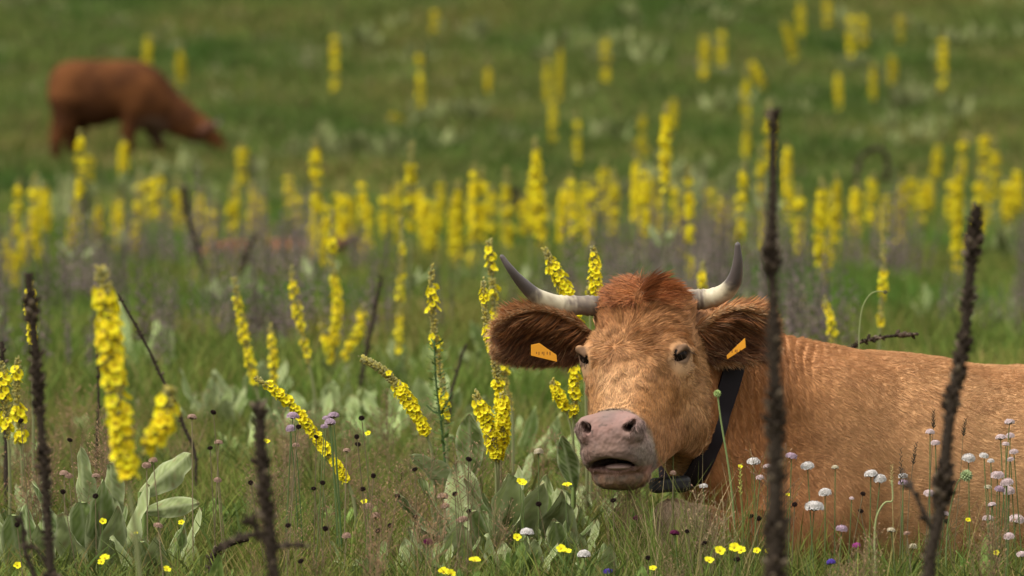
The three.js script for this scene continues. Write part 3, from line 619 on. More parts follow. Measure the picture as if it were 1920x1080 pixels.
const FLAT = (() => { const T = new Tris(), c = [0.76, 0.64, 0.016], m = T.v(0, -0.06, 0, c); for (let k = 0; k < 5; k++) { const a = k * 1.2566; T.v(Math.cos(a) * 0.52, 0.1, Math.sin(a) * 0.52, c); } for (let k = 0; k < 5; k++) T.t(m, 1 + k, 1 + (k + 1) % 5); return T.geo(); })();
const UP = V(0, 1, 0);
function quatTo(d, spin) { return new THREE.Quaternion().setFromUnitVectors(UP, d).multiply(new THREE.Quaternion().setFromAxisAngle(UP, spin)); }

// one spike along a path of points from tip to foot; opts: yellow (share of the path in flower), n flowers, r radius, gaps, tip (share of green buds at the tip)
function spike(t, pts, o, r) {
  const c = new THREE.CatmullRomCurve3(pts, false, 'centripetal'), L = c.getLength(), N = 18;
  const S = new Tris(); tube(S, c.getSpacedPoints(N).reverse(), (u) => lerp(o.stem ?? 0.0055, 0.0022, u), 6, (u) => mixc([0.16, 0.17, 0.075], [0.20, 0.21, 0.09], u));
  part(t, 'stem', S.geo(), M.stem);
  const BU = new Tris(), FL = o.far ? new Tris() : null, m4 = new THREE.Matrix4(), sc = V(), side = V(), up = V();
  const yl = o.yellow, gl = r() * 10;
  for (let i = 0, n = o.n; i < n; i++) {
    const u = Math.pow((i + r() * 0.7) / n, 0.9) * yl, p = c.getPointAt(clamp(u)), tg = c.getTangentAt(clamp(u)).negate();
    const a = i * 2.39996 + r() * 0.5; up.set(Math.cos(a), 0, Math.sin(a)); side.copy(up).addScaledVector(tg, -up.dot(tg)).normalize();
    const gap = noise(u * L * 17, gl) > (o.gaps ?? 0.18), edge = u < yl * (o.tip ?? 0.12);
    const prof = Math.pow(Math.sin(Math.PI * clamp(0.10 + u / yl * 0.80)), 0.45) * (0.8 + 0.35 * noise(u * L * 14, gl + 4)), rad = o.r * prof;
    const d = side.clone().addScaledVector(tg, 0.25 + r() * 0.5).normalize();
    if (o.far === 2 && r() < sstep(0.45, 1.05, u / yl) * 0.75) continue;
    if (!gap && !edge) {
      const q = p.clone().addScaledVector(side, rad * (0.45 + 0.65 * r())).addScaledVector(tg, (r() - 0.5) * 0.008), s = (o.size ?? 0.0175) * (0.7 + r() * 0.55);
      if (FL) { m4.compose(q, quatTo(d, r() * 6), sc.set(s, s, s)); const b = 0.82 + r() * 0.3; FL.add(o.far === 2 ? FLAT : FLOWERS[i % 5], m4, [b, b * (0.92 + r() * 0.12), 1]); }
      else { const f = part(t, 'flower', FLOWERS[i % 5], M.petal); f.position.copy(q); f.quaternion.copy(quatTo(d, r() * 6)); f.scale.setScalar(s); }
    }
    if (o.far !== 2 || edge || r() < 0.5) for (let k = 0; k < (o.far ? 2 : 4); k++) {
      const b = a + (r() - 0.5) * 3; up.set(Math.cos(b), 0, Math.sin(b)); side.copy(up).addScaledVector(tg, -up.dot(tg)).normalize();
      const q = p.clone().addScaledVector(side, rad * (edge ? 0.55 : 0.30 + r() * 0.35)).addScaledVector(tg, (r() - 0.5) * 0.02), s = 0.0075 * (0.7 + r() * 0.6) * (o.far ? 1.4 : 1);
      m4.compose(q, quatTo(side.clone().addScaledVector(tg, 0.8).normalize(), 0), sc.set(s, s * 1.2, s));
      BU.add(budGeo, m4, mixc([0.24, 0.23, 0.10], [0.45, 0.36, 0.05], r() * (edge ? 0.7 : 0.9)));
    }
  }
  if (FL) part(t, 'flowers', FL.geo(), o.mat ?? M.petal, 'stuff');
  if (BU.i.length) part(t, 'buds', BU.geo(), M.stem, 'stuff');
}
const LEAVES = [11, 12, 13, 14, 15, 16].map((s, i) => leafGeo(s, 1, [0.17, 0.14, 0.2, 0.15, 0.18, 0.13][i], [0.5, 0.9, 1.3, 0.7, 1.1, 1.6][i], [0.55, 0.35, 0.6, 0.5, 0.45, 0.5][i], [0.3, -0.4, 0.5, -0.2, 0.2, -0.6][i], [LEAFG.pale, LEAFG.mid, LEAFG.pale, mixc(LEAFG.mid, LEAFG.deep, 0.5), LEAFG.pale, LEAFG.mid][i]));
function rosette(t, n, size, r, flat = 0.9, at = V(), far) {
  const T = far ? new Tris() : null, m4 = new THREE.Matrix4();
  for (let i = 0; i < n; i++) {
    const a = i * 2.4 + r() * 0.6, tilt = lerp(0.25, flat, r()), s = size * (0.6 + r() * 0.55), e = new THREE.Euler(tilt, 0, 0), q = new THREE.Quaternion().setFromAxisAngle(UP, a).multiply(new THREE.Quaternion().setFromEuler(e));
    m4.compose(at.clone().add(V(Math.sin(a) * 0.012, r() * 0.02, Math.cos(a) * 0.012)), q, V(s, s, s));
    if (far) T.add(LEAVES[i % 6], m4); else { const f = part(t, 'leaf', LEAVES[i % 6], M.leaf); f.applyMatrix4(m4); }
  }
  if (far) part(t, 'leaves', T.geo(), M.leaf, 'stuff');
}
function footOf(px, py, d) { const p = P(px, py, d); return V(p.x, groundY(p.x, p.z) - 0.01, p.z); }

// the spikes one can make out: [path px tip -> foot], depth, share in flower, flowers, radius, gaps, tip, label, side branches
const near = [
  { p: [[188, 500], [200, 580], [208, 660], [222, 780], [240, 900], [262, 1080]], d: 8.9, y: 0.68, n: 180, r: 0.026, g: 0.22, s: 0.021, l: 'tall thick yellow flower spike blurred at left, nearest to the viewer', b: [[[318, 735], [300, 800], [262, 860]]] },
  { p: [[438, 520], [452, 600], [470, 680], [488, 760], [498, 800]], d: 16.4, y: 0.72, n: 90, r: 0.019, g: 0.25, l: 'blurred yellow spike rising behind the drooping spike at left centre' },
  { p: [[507, 612], [512, 660], [514, 730], [516, 780]], d: 16.8, y: 0.66, n: 45, r: 0.016, g: 0.2, l: 'short yellow spike just above the tip of the left drooping spike' },
  { p: [[546, 498], [552, 560], [570, 640], [588, 730], [592, 800]], d: 16.6, y: 0.62, n: 75, r: 0.019, g: 0.15, l: 'slightly curved yellow spike left of the tallest yellow spike' },
  { p: [[624, 390], [622, 480], [632, 560], [628, 640], [634, 720]], d: 19, y: 0.78, n: 120, r: 0.024, g: 0.3, s: 0.024, l: 'long yellow spike with a bushy fork low down on its right', b: [[[680, 572], [672, 620], [650, 660], [634, 690]], [[600, 600], [612, 640], [630, 700]]] },
  { p: [[752, 405], [754, 480], [750, 560], [748, 660], [746, 720]], d: 20, y: 0.82, n: 110, r: 0.021, g: 0.12, l: 'straight yellow spike with gaps left of the thin sparse spike' },
  { p: [[808, 502], [812, 580], [818, 650], [830, 720], [836, 790], [838, 850]], d: 13.6, y: 0.82, n: 95, r: 0.017, g: -0.02, s: 0.02, l: 'thin sparse yellow spike beside the dark green prickly stem' },
  { p: [[678, 672], [712, 690], [745, 722], [772, 765], [800, 815], [812, 860], [815, 915]], d: 12.5, y: 0.64, n: 190, r: 0.020, g: 0.5, t: 0.3, l: 'drooping yellow spike with a pale green nodding tip at centre left' },
  { p: [[482, 710], [520, 735], [560, 775], [600, 830], [640, 885], [664, 940]], d: 12.4, y: 0.86, n: 190, r: 0.016, g: 0.4, t: 0.08, l: 'long yellow spike leaning left above the pink flower heads' },
  { p: [[917, 448], [922, 520], [932, 610], [945, 700], [960, 770], [962, 850]], d: 13.9, y: 0.8, n: 120, r: 0.018, g: 0.0, t: 0.06, s: 0.02, l: 'tallest sharp yellow spike left of the long horn' },
  { p: [[906, 527], [910, 590], [925, 660], [936, 740], [938, 800], [938, 870]], d: 12.8, y: 0.82, n: 170, r: 0.018, g: 0.22, t: 0.06, l: 'yellow spike brushing the edge of the left ear' },
  { p: [[892, 738], [905, 770], [918, 810], [926, 842], [930, 880]], d: 12.45, y: 0.85, n: 110, r: 0.023, g: 0.6, l: 'dense yellow flower head above the felted leaves, left one of the pair' },
  { p: [[942, 742], [945, 780], [942, 820], [936, 850], [934, 890]], d: 12.5, y: 0.8, n: 100, r: 0.020, g: 0.6, t: 0.03, l: 'dense yellow flower head above the felted leaves, right one of the pair' },
  { p: [[1022, 468], [1040, 505], [1062, 545], [1082, 600], [1095, 690], [1100, 800]], d: 13.2, y: 0.44, n: 110, r: 0.021, g: 0.45, t: 0.14, l: 'yellow spike leaning behind the long left horn' },
  { p: [[1113, 466], [1116, 510], [1118, 560], [1120, 650], [1122, 800]], d: 13.2, y: 0.35, n: 75, r: 0.019, g: 0.5, t: 0.1, l: 'upright yellow spike just left of the tuft between the horns' },
  { p: [[1104, 533], [1106, 580], [1108, 700]], d: 13.3, y: 0.12, n: 8, r: 0.012, g: 0, t: 0.9, l: 'small closed bud tip peeping above the root of the left horn' },
  { p: [[1036, 716], [1048, 742], [1062, 772], [1075, 830]], d: 12.8, y: 0.45, n: 60, r: 0.014, g: 0.1, t: 0.1, l: 'small yellow side spike left of the cow nose bridge' },
  { p: [[1074, 675], [1078, 720], [1076, 770], [1074, 840]], d: 12.8, y: 0.62, n: 70, r: 0.014, g: 0.35, l: 'yellow spike half hidden behind the cow face below the left ear' },
  { p: [[1660, 378], [1656, 450], [1656, 530], [1650, 600], [1648, 680]], d: 17.5, y: 0.76, n: 80, r: 0.018, g: -0.06, s: 0.022, l: 'yellow spike with beaded flower bunches above the cow back' },
  { p: [[1545, 560], [1558, 600], [1562, 650], [1562, 720]], d: 16.5, y: 0.75, n: 45, r: 0.016, g: 0, s: 0.02, l: 'low yellow spike touching the line of the cow back' },
  { p: [[1318, 490], [1316, 530], [1326, 580], [1340, 640]], d: 18, y: 0.75, n: 60, r: 0.018, g: 0.1, s: 0.022, l: 'yellow spike between the tuft and the upright right horn' },
  { p: [[34, 672], [30, 720], [36, 780], [40, 850], [42, 900]], d: 13.2, y: 0.7, n: 60, r: 0.022, g: -0.05, s: 0.022, l: 'loose yellow flower bunch behind the dark stalk at left edge' },
  { p: [[4, 680], [8, 740], [14, 800], [18, 880]], d: 13.0, y: 0.7, n: 50, r: 0.022, g: -0.05, s: 0.022, l: 'yellow flower bunch cut by the left edge of the picture' },
  { p: [[58, 528], [58, 580], [60, 640], [62, 720]], d: 13.6, y: 0.6, n: 60, r: 0.016, g: 0.1, l: 'thin yellow spike directly behind the leftmost dark stalk' },
  { p: [[1505, 555], [1508, 590], [1506, 640]], d: 24, y: 0.8, n: 40, r: 0.02, g: 0.1, l: 'faint yellow spike behind the cow withers' },
];
for (const [i, o] of near.entries()) {
  const r = rng(500 + i * 13), [fx, fy] = o.p[o.p.length - 1], foot = footOf(fx, fy, o.d), t = thing('mullein', o.l, 'flower spike', foot, 'yellow mullein spikes near the cow');
  delete t.userData.group;
  const local = (q, d) => P(q[0], q[1], d).sub(foot), pts = o.p.map((q) => local(q, o.d)), total = (() => { let s = 0; for (let k = 1; k < pts.length; k++) s += pts[k].distanceTo(pts[k - 1]); return s; })();
  let yl = o.y * total; if (pts[pts.length - 1].y > 0.03) pts.push(V(0, 0, 0)); let all = 0; for (let k = 1; k < pts.length; k++) all += pts[k].distanceTo(pts[k - 1]);
  const far = o.d > 14.5 || o.d < 11 ? 1 : 0;
  spike(t, pts, { yellow: yl / all, n: o.n, r: o.r, gaps: o.g, tip: o.t, size: o.s, far }, r);
  for (const b of o.b ?? []) spike(t, b.map((q) => local(q, o.d)), { yellow: 0.85, n: 40, r: o.r * 0.9, gaps: 0.35, size: o.s, far, stem: 0.003 }, r);
  if (o.d > 12.7 && o.d < 21) for (let k = 0; k < 4; k++) { const f = part(t, 'leaf', LEAVES[(k + i) % 6], M.leaf), a = r() * 6, s = 0.10 + r() * 0.06; f.position.set(0, 0.02 + k * 0.02, 0); f.quaternion.setFromEuler(new THREE.Euler(0.4 + r() * 0.5, a, 0, 'YXZ')); f.scale.setScalar(s); }
}

// the blurred band: copies of seven spikes, each [x, top, foot of the yellow, lean]
const protos = [];
const band = [[60, 325, 440], [145, 238, 372], [170, 275, 340], [230, 258, 330], [95, 395, 485, 10], [130, 392, 475], [215, 368, 462], [250, 348, 462], [300, 315, 412], [340, 345, 432], [45, 425, 500], [15, 438, 520], [28, 460, 540], [180, 400, 440], [395, 372, 460], [450, 265, 345], [435, 345, 450], [470, 338, 432], [485, 360, 430], [497, 420, 472], [545, 318, 405], [558, 350, 425], [598, 256, 400], [580, 395, 490], [603, 400, 500], [640, 348, 450], [660, 358, 445], [690, 326, 440], [722, 350, 430], [745, 330, 425], [768, 262, 410], [785, 345, 425], [820, 328, 430], [858, 335, 465], [888, 305, 425], [905, 312, 432], [922, 345, 445], [945, 310, 432], [1018, 252, 430], [995, 300, 430], [1060, 345, 420], [1075, 322, 432], [1102, 326, 440], [1135, 300, 400], [1152, 312, 425], [1190, 285, 400], [1206, 300, 432], [1226, 318, 420], [1300, 305, 490], [1330, 340, 405], [1380, 300, 452], [1425, 270, 380], [1470, 265, 352], [1540, 330, 485], [1568, 322, 440], [1552, 440, 520], [1600, 352, 430], [1634, 320, 420], [1715, 310, 392], [1742, 330, 392], [1752, 262, 332], [1788, 296, 485], [1770, 430, 480, -18], [1802, 245, 332], [1842, 240, 332], [1872, 255, 352], [1912, 308, 392],
  [275, 60, 122], [340, 88, 152], [626, 55, 152], [788, 78, 182], [812, 15, 60], [862, 178, 208, 70], [915, 124, 168], [1024, 102, 185], [1045, 80, 175], [1040, 180, 252], [1085, 206, 292], [1135, 62, 152], [1206, 192, 282], [1245, 190, 335], [1265, 178, 240], [1292, 238, 276, 40], [1320, 60, 132], [1355, 45, 110], [1400, 126, 292], [1442, 188, 300], [1480, 100, 152, 25], [1500, -5, 62], [1532, 30, 102, 20], [1552, -5, 40], [1596, 12, 92], [1622, 22, 90], [1690, 15, 70], [1574, 130, 192], [1636, 112, 182], [1672, 100, 150], [1764, 62, 152], [1385, 360, 400]];
{ const q = rng(4242); for (let i = 0; i < 48; i++) { const x = i / 48 * 1920 + q() * 40, hole = x > 430 && x < 540 ? 1 : 0, top = 318 + q() * 55, bot = top + 78 + q() * 40; if (!(hole && q() < 0.6)) band.push([Math.round(x), Math.round(top), Math.round(bot)]); } }
const bandZones = [[0, 200, 0, 330, 'before the grazing cow hind legs'], [200, 430, 150, 345, 'below the belly of the grazing cow'], [0, 430, 0, 160, 'above the grazing cow'], [0, 200, 330, 600, 'in the band at the left edge'], [200, 430, 330, 600, 'in the band below the grazing cow'], [430, 620, 160, 600, 'right of the grazing cow muzzle'], [620, 800, 200, 600, 'in the dense band left of centre'], [800, 960, 200, 600, 'in the band above the long horn'], [960, 1120, 230, 600, 'in the band above the tuft of the cow'], [1120, 1260, 260, 600, 'above the gap between tuft and right horn'], [1260, 1500, 230, 600, 'above the upright right horn'], [1500, 1700, 250, 600, 'right of the tall dark stalk'], [1700, 1920, 220, 600, 'in the band at the right edge'], [430, 1000, -20, 260, 'on the far slope left of centre'], [1000, 1300, -20, 300, 'on the slope above the cow head'], [1300, 1480, -20, 300, 'far above the tall dark stalk'], [1480, 1920, -20, 260, 'on the far slope at upper right']];
const ORD = ['', 'first', 'second', 'third', 'fourth', 'fifth', 'sixth', 'seventh', 'eighth', 'ninth', 'tenth', 'eleventh', 'twelfth'];
{
  const r = rng(900), where = band.map(([x, a, b]) => bandZones.findIndex(([x0, x1, y0, y1]) => x >= x0 && x < x1 && (a + b) / 2 >= y0 && (a + b) / 2 < y1));
  for (let k = 0; k < 7; k++) {                               // unit spike: flowers over the top metre, a metre of stem under it
    const q = rng(700 + k), t = new THREE.Group(), w = 0.02 * (q() - 0.5);
    spike(t, [V(w * 3, 2, 0), V(w, 1.5, 0.01), V(-w, 1, 0), V(0, 0.5, 0), V(0, 0, 0)].map((v) => v.multiplyScalar(0.45)), { yellow: 0.60, n: 150, r: 0.032, gaps: [0.35, 0.1, 0.28, 0.45, 0.05, 0.3, 0.2][k], size: 0.030, far: 2, stem: 0.007, mat: M.petalFar[k % 3] }, q);
    rosette(t, 5, 0.16, q, 0.8, V(0, 0.04, 0), true);
    protos.push(t);
  }
  band.forEach(([x, top, bot, lean = 0], i) => {
    const H = bot - top, dB = bot < 300 && top < 330 ? null : Math.min(clamp(9360 * 0.36 / H, 24, 44), depthForRow(x, bot + 40));
    let d = dB ?? clamp(depthForRow(x, Math.min(bot + 40, 330)), 40, 86);
    if (i === 1 || i === 61 || i === 22) d = 25.5;
    const base = P(x + lean * -1.2, bot, d), gy = groundY(base.x, base.z), len = H / FPX * d, stem = Math.max(0.12, base.y - gy);
    const zone = where[i], mates = band.map((b, j) => [b[0], j]).filter(([, j]) => where[j] === zone).sort((a, b) => a[0] - b[0]), rank = mates.findIndex(([, j]) => j === i) + 1;
    const t = protos[i % 7].clone(); t.name = numbered('mullein'); scene.add(t);
    t.userData = { label: `blurred yellow spike ${zone < 0 ? 'far in the meadow' : bandZones[zone][4]}${mates.length > 1 ? `, ${ORD[rank] ?? rank + 'th'} from left` : ''}`, category: 'flower spike', group: 'blurred yellow flower spikes in the meadow' };
    const s = len / 0.46; t.position.set(base.x, base.y - 0.45 * s, base.z); const wide = ((dB ? 26 : 17) + r() * 9) / FPX * d / 0.085; t.scale.set(wide, s, wide);
    if (t.position.y > gy + 0.02) { const S = new Tris(); tube(S, [V(0, (gy - t.position.y) / s, 0), V(0, 0.05, 0)], [0.008, 0.007], 5, [0.16, 0.17, 0.075]); part(t, 'stem', S.geo(), M.stem); }
    t.rotation.set((r() - 0.5) * 0.1, r() * 6, (r() - 0.5) * 0.12); if (lean) { const a = Math.atan2(lean, H) ; t.rotation.set(0, 0, a); }
  });
}

// ------------------------------------------------------------------ rosettes of felted leaves
{
  const list = [
    [905, 955, 12.25, 18, 0.30, 'pale felted leaf rosette left of the cow muzzle under yellow flowers'],
    [1000, 955, 12.3, 16, 0.27, 'felted leaf rosette touching the left side of the cow muzzle'],
    [1120, 1000, 11.75, 12, 0.15, 'low curled pale leaves below the cow chin'],
    [180, 1000, 12.0, 16, 0.27, 'large felted leaf rosette at lower left behind the blurred spike'],
    [50, 1000, 12.05, 14, 0.26, 'felted leaf rosette at the lower left corner'],
    [300, 990, 11.9, 11, 0.21, 'felted leaf rosette with arching leaf right of the blurred spike'],
    [690, 980, 11.8, 10, 0.16, 'small wilted pale leaves below the drooping yellow spike'],
    [790, 985, 11.8, 10, 0.15, 'small patchy pale leaves left of the big rosette'],
    [830, 1000, 11.95, 12, 0.19, 'pale drooping leaves in front of the big rosette, left side'],
    [965, 1015, 11.8, 12, 0.18, 'pale drooping leaves in front of the big rosette, right side'],
    [1060, 960, 12.1, 11, 0.19, 'felted leaves right under the cow mouth'],
    [400, 770, 17, 12, 0.26, 'blurred pale rosette behind the left leaning spike'],
    [470, 755, 18, 12, 0.24, 'blurred pale rosette between two yellow spikes at left'],
    [1760, 640, 24, 12, 0.22, 'blurred rosette above the far end of the cow back'],
    [1850, 650, 23, 10, 0.22, 'blurred rosette at right edge above the cow back'],
  ];
  for (const [i, [x, y, d, n, s, label]] of list.entries()) { const r = rng(40 + i), f = footOf(x, y, d), t = thing('rosette', label, 'leafy plant', f); rosette(t, n, s, r, 0.85); }
  // the two big leaves that stand clear
  const lone = (x0, y0, x1, y1, d, k, label, w = 1) => { const a = P(x0, y0, d), b = P(x1, y1, d - 0.05), f = V(a.x, groundY(a.x, a.z), a.z), t = thing('leafy_plant', label, 'leafy plant', a), u = b.clone().sub(a), L = u.length(); const m = part(t, 'leaf', LEAVES[k], M.leaf); m.quaternion.copy(quatTo(u.normalize(), Math.PI * 0.9)); m.scale.set(L * w, L, L); const S = new Tris(); tube(S, [f.sub(a), V(0, 0.01, 0)], [0.006, 0.005], 6, LEAFG.mid); part(t, 'stem', S.geo(), M.stem); };
  lone(1075, 920, 1052, 812, 12.5, 3, 'broad green leaf just left of the cow nostril', 1.25);
  lone(160, 985, 150, 832, 12.2, 0, 'tallest upright grey green leaf at lower left', 0.85);
  lone(215, 985, 205, 850, 12.25, 4, 'upright grey green leaf behind the blurred spike', 0.9);
  lone(262, 930, 375, 835, 12.2, 2, 'long arching leaf pointing right at lower left', 0.95);
  lone(270, 960, 388, 940, 12.15, 4, 'flat leaf lying low, pointing right at lower left', 0.9);
  lone(880, 900, 880, 765, 12.7, 1, 'narrow upright leaf below the dense yellow heads', 1.5);
  lone(860, 920, 765, 852, 12.5, 0, 'pale leaf reaching left from the central rosette', 1.3);
}

// ------------------------------------------------------------------ dark dead stalks
function deadStalk(label, pts, d, r0, r1, caps, branches = [], seed = 1, capR = 0.008) {
  const r = rng(seed), [fx, fy] = pts[0], foot = footOf(fx, fy, d), t = thing('dead_stalk', label, 'dead stalk', foot), m4 = new THREE.Matrix4();
  const S = new Tris(), C = new Tris();
  const run = (px, ra, rb, n, from) => {
    const w = px.map(([x, y, dd = 0]) => P(x, y, d + dd).sub(foot)); if (px === pts && w[0].y > 0.02) w.unshift(V(0, -0.02, 0));
    const c = new THREE.CatmullRomCurve3(w, false, 'centripetal'), q = c.getSpacedPoints(28).map((p, i) => p.add(V(noise(i * 0.5, seed, 2), 0, noise(i * 0.5, seed, 7)).multiplyScalar(0.004)));
    tube(S, q, (u) => 1.05 * lerp(ra, rb, u) * (1 + 0.15 * noise(u * 30, seed)), 7, (u) => mixc([0.052, 0.040, 0.031], [0.034, 0.025, 0.019], u));
    for (let i = 0; i < n; i++) {
      const u = from + (1 - from) * (i + r()) / n, p = c.getPointAt(clamp(u)), tg = c.getTangentAt(clamp(u)), a = i * 2.4, side = V(Math.cos(a), 0, Math.sin(a)), s = capR * (0.7 + r() * 0.7) * clamp(0.8 + noise(u * 19, seed + 3) * 1.0, 0.45, 1.2);
      side.addScaledVector(tg, -side.dot(tg)).normalize();
      m4.compose(p.clone().addScaledVector(side, lerp(ra, rb, u) + s * 0.25), quatTo(side.clone().addScaledVector(tg, 0.7).normalize(), r() * 6), V(s, s * 1.25, s));
      const b = 0.45 + r() * 1.3; C.add(budGeo, m4, r() < 0.14 ? [0.13, 0.10, 0.07] : [0.040 * b, 0.029 * b, 0.021 * b]);
    }
  };
  run(pts, r0, r1, caps, 0.25);
  for (const [px, ra, n] of branches) run(px, ra, ra * 0.4, n, 0.1);
  part(t, 'stem', S.geo(), M.dead); if (caps) part(t, 'seed_capsules', C.geo(), M.dead, 'stuff');
  return t;
}
deadStalk('tall dark dead stalk crossing the right ear of the cow', [[1456, 1200], [1455, 1000], [1454, 780], [1452, 640], [1446, 430], [1450, 330], [1451, 205]], 8.2, 0.0165, 0.004, 420, [], 21, 0.0115);
deadStalk('crooked dark dead stalk in front of the cow flank', [[1735, 1200], [1745, 1040], [1768, 930], [1782, 760], [1800, 690], [1815, 560], [1832, 385]], 8.9, 0.012, 0.007, 330, [[[[1750, 1000], [1712, 920], [1690, 878, 0.05]], 0.005, 8]], 22, 0.0125);
deadStalk('dark dead stalk at far left in front of felted leaves', [[98, 1200], [92, 1020], [82, 860], [68, 690], [60, 600], [54, 512]], 9.3, 0.0085, 0.0065, 230, [[[[80, 1120], [50, 1040], [38, 960]], 0.006, 14], [[[90, 1060], [60, 1020]], 0.004, 5]], 23, 0.0105);
deadStalk('short blurred dead stalk with side twigs at bottom left of centre', [[520, 1200], [510, 1060], [498, 940], [488, 830], [486, 752]], 8.8, 0.012, 0.008, 150, [[[[505, 1020], [470, 980], [455, 962]], 0.006, 12], [[[505, 1030], [540, 1022], [580, 1024]], 0.006, 12], [[[500, 1000], [440, 1010], [405, 1030]], 0.006, 10]], 24, 0.012);
deadStalk('thin dark dead stalk slanting behind the big blurred yellow spike', [[365, 850], [345, 800], [310, 720], [270, 640], [222, 552]], 14.2, 0.0055, 0.003, 110, [], 25, 0.0075);
deadStalk('straight thin dark stalk between the left stalk and blurred spike', [[180, 860], [184, 790], [184, 700], [183, 630]], 14.5, 0.005, 0.003, 40, [], 26, 0.007);
deadStalk('blurred brown stalk slanting left of the drooping yellow spike', [[660, 790], [672, 740], [690, 640], [716, 520]], 18, 0.008, 0.005, 60, [], 27, 0.01);
deadStalk('dark stalk cut by the left edge behind yellow bunches', [[12, 860], [8, 780], [6, 700], [4, 640]], 13.6, 0.008, 0.005, 40, [], 28, 0.009);
deadStalk('small dark slanted twig left of the yellow spike by the ear', [[840, 790], [850, 720], [862, 680], [874, 645]], 16, 0.007, 0.004, 25, [], 29, 0.008);
deadStalk('dark seed spike lying along the line of the cow back', [[1585, 720], [1600, 650], [1630, 637], [1670, 630], [1722, 626]], 13.35, 0.005, 0.004, 240, [], 30, 0.0125);
deadStalk('dark brown blurred stalk among the left yellow band', [[385, 560], [372, 470], [350, 400], [343, 350]], 27, 0.014, 0.008, 60, [], 31, 0.018);
deadStalk('dark slanting stalk under the left yellow band', [[440, 560], [465, 470], [480, 440]], 27, 0.013, 0.009, 40, [], 32, 0.018);
deadStalk('dark stalk in the yellow band left of centre', [[555, 520], [548, 440], [542, 410]], 30, 0.012, 0.008, 30, [], 36, 0.016);
deadStalk('dark nodding stalk far above the cow back', [[1608, 410], [1606, 340], [1612, 300], [1630, 282], [1656, 280], [1664, 300], [1662, 340]], 38, 0.012, 0.018, 40, [], 33, 0.026);
deadStalk('small dark stalk in the band left of the tuft', [[966, 440], [966, 400], [967, 352]], 38, 0.012, 0.022, 20, [], 34, 0.03);
deadStalk('dark fallen twig at bottom left among grass', [[400, 1040], [430, 1020], [465, 1010]], 11.6, 0.008, 0.006, 40, [], 35, 0.009);

// ------------------------------------------------------------------ small flowers and seed heads of the meadow, each its own plant
function domeGeo(seed, flat, w) {                             // a head of many florets
  const r = rng(seed), T = new Tris(), W = [1, 1, 1];
  for (let i = 0; i < 85; i++) {
    const u = i / 85, a = i * 2.39996, pol = Math.acos(1 - u * 1.15), d = V(Math.sin(pol) * Math.cos(a), Math.cos(pol) * flat, Math.sin(pol) * Math.sin(a)), p = d.clone().multiplyScalar(0.36 * w + r() * 0.06), q = quatTo(d.clone().normalize(), r() * 6), s = 0.10 + r() * 0.06, b = 0.75 + r() * 0.3;
    const c = [b, b, b], o = T.v(...p.toArray(), c), e = [];
    for (let k = 0; k < 5; k++) { const g = k * 1.2566, v = V(Math.cos(g) * s, 0.05 + r() * 0.05, Math.sin(g) * s).applyQuaternion(q).add(p); e.push(T.v(v.x, v.y, v.z, c)); }
    for (let k = 0; k < 5; k++) T.t(o, e[k], e[(k + 1) % 5]);
  }
  return T.geo();
}
const DOMES = [domeGeo(1, 0.62, 1), domeGeo(2, 0.75, 0.95), domeGeo(3, 0.5, 1.05)];
const calyxGeo = (() => { const g = new THREE.SphereGeometry(0.27, 8, 5, 0, Math.PI * 2, Math.PI * 0.4, Math.PI * 0.6); g.scale(1, 0.8, 1); return g; })();
const seedGeo = (() => { const T = new Tris(), r = rng(5), m = new THREE.Matrix4(); for (let i = 0; i < 46; i++) { const u = (i + 0.5) / 46, a = i * 2.4, pol = Math.acos(1 - 2 * u), d = V(Math.sin(pol) * Math.cos(a), Math.cos(pol), Math.sin(pol) * Math.sin(a)); m.compose(d.clone().multiplyScalar(0.33), quatTo(d, 0), V(0.2, 0.34, 0.2)); const b = 0.6 + r() * 0.7; T.add(budGeo, m, [b, b, b]); } return T.geo(); })();
const stemGeo = (() => { const T = new Tris(); tube(T, [V(0, 0, 0), V(0.012, 0.4, 0.01), V(-0.008, 0.75, 0), V(0, 1, 0)], [1, 0.9, 0.8, 0.75], 5, [1, 1, 1]); return T.geo(); })();
const tinted = {}; const tint = (base, c) => tinted[base.uuid + c] ??= (() => { const m = base.clone(); m.color = new THREE.Color().setRGB(...c); return m; })();
function stemTo(t, top, c, w) { const L = top.length(), s = part(t, 'stem', stemGeo, tint(M.stem, c)); s.quaternion.copy(quatTo(top.clone().normalize(), 0)); s.scale.set(w, L, w); }
const COL = { white: [0.70, 0.66, 0.63], pink: [0.68, 0.55, 0.54], lilac: [0.50, 0.37, 0.45], cream: [0.60, 0.53, 0.38], tan: [0.45, 0.30, 0.23], magenta: [0.42, 0.06, 0.30], violet: [0.13, 0.08, 0.42], wine: [0.12, 0.018, 0.06] };
const SAY = { white: 'white', pink: 'pale pink', lilac: 'lilac', cream: 'cream', tan: 'faded pinkish brown', magenta: 'small magenta', violet: 'violet blue', wine: 'dark wine red' };
const used = {};
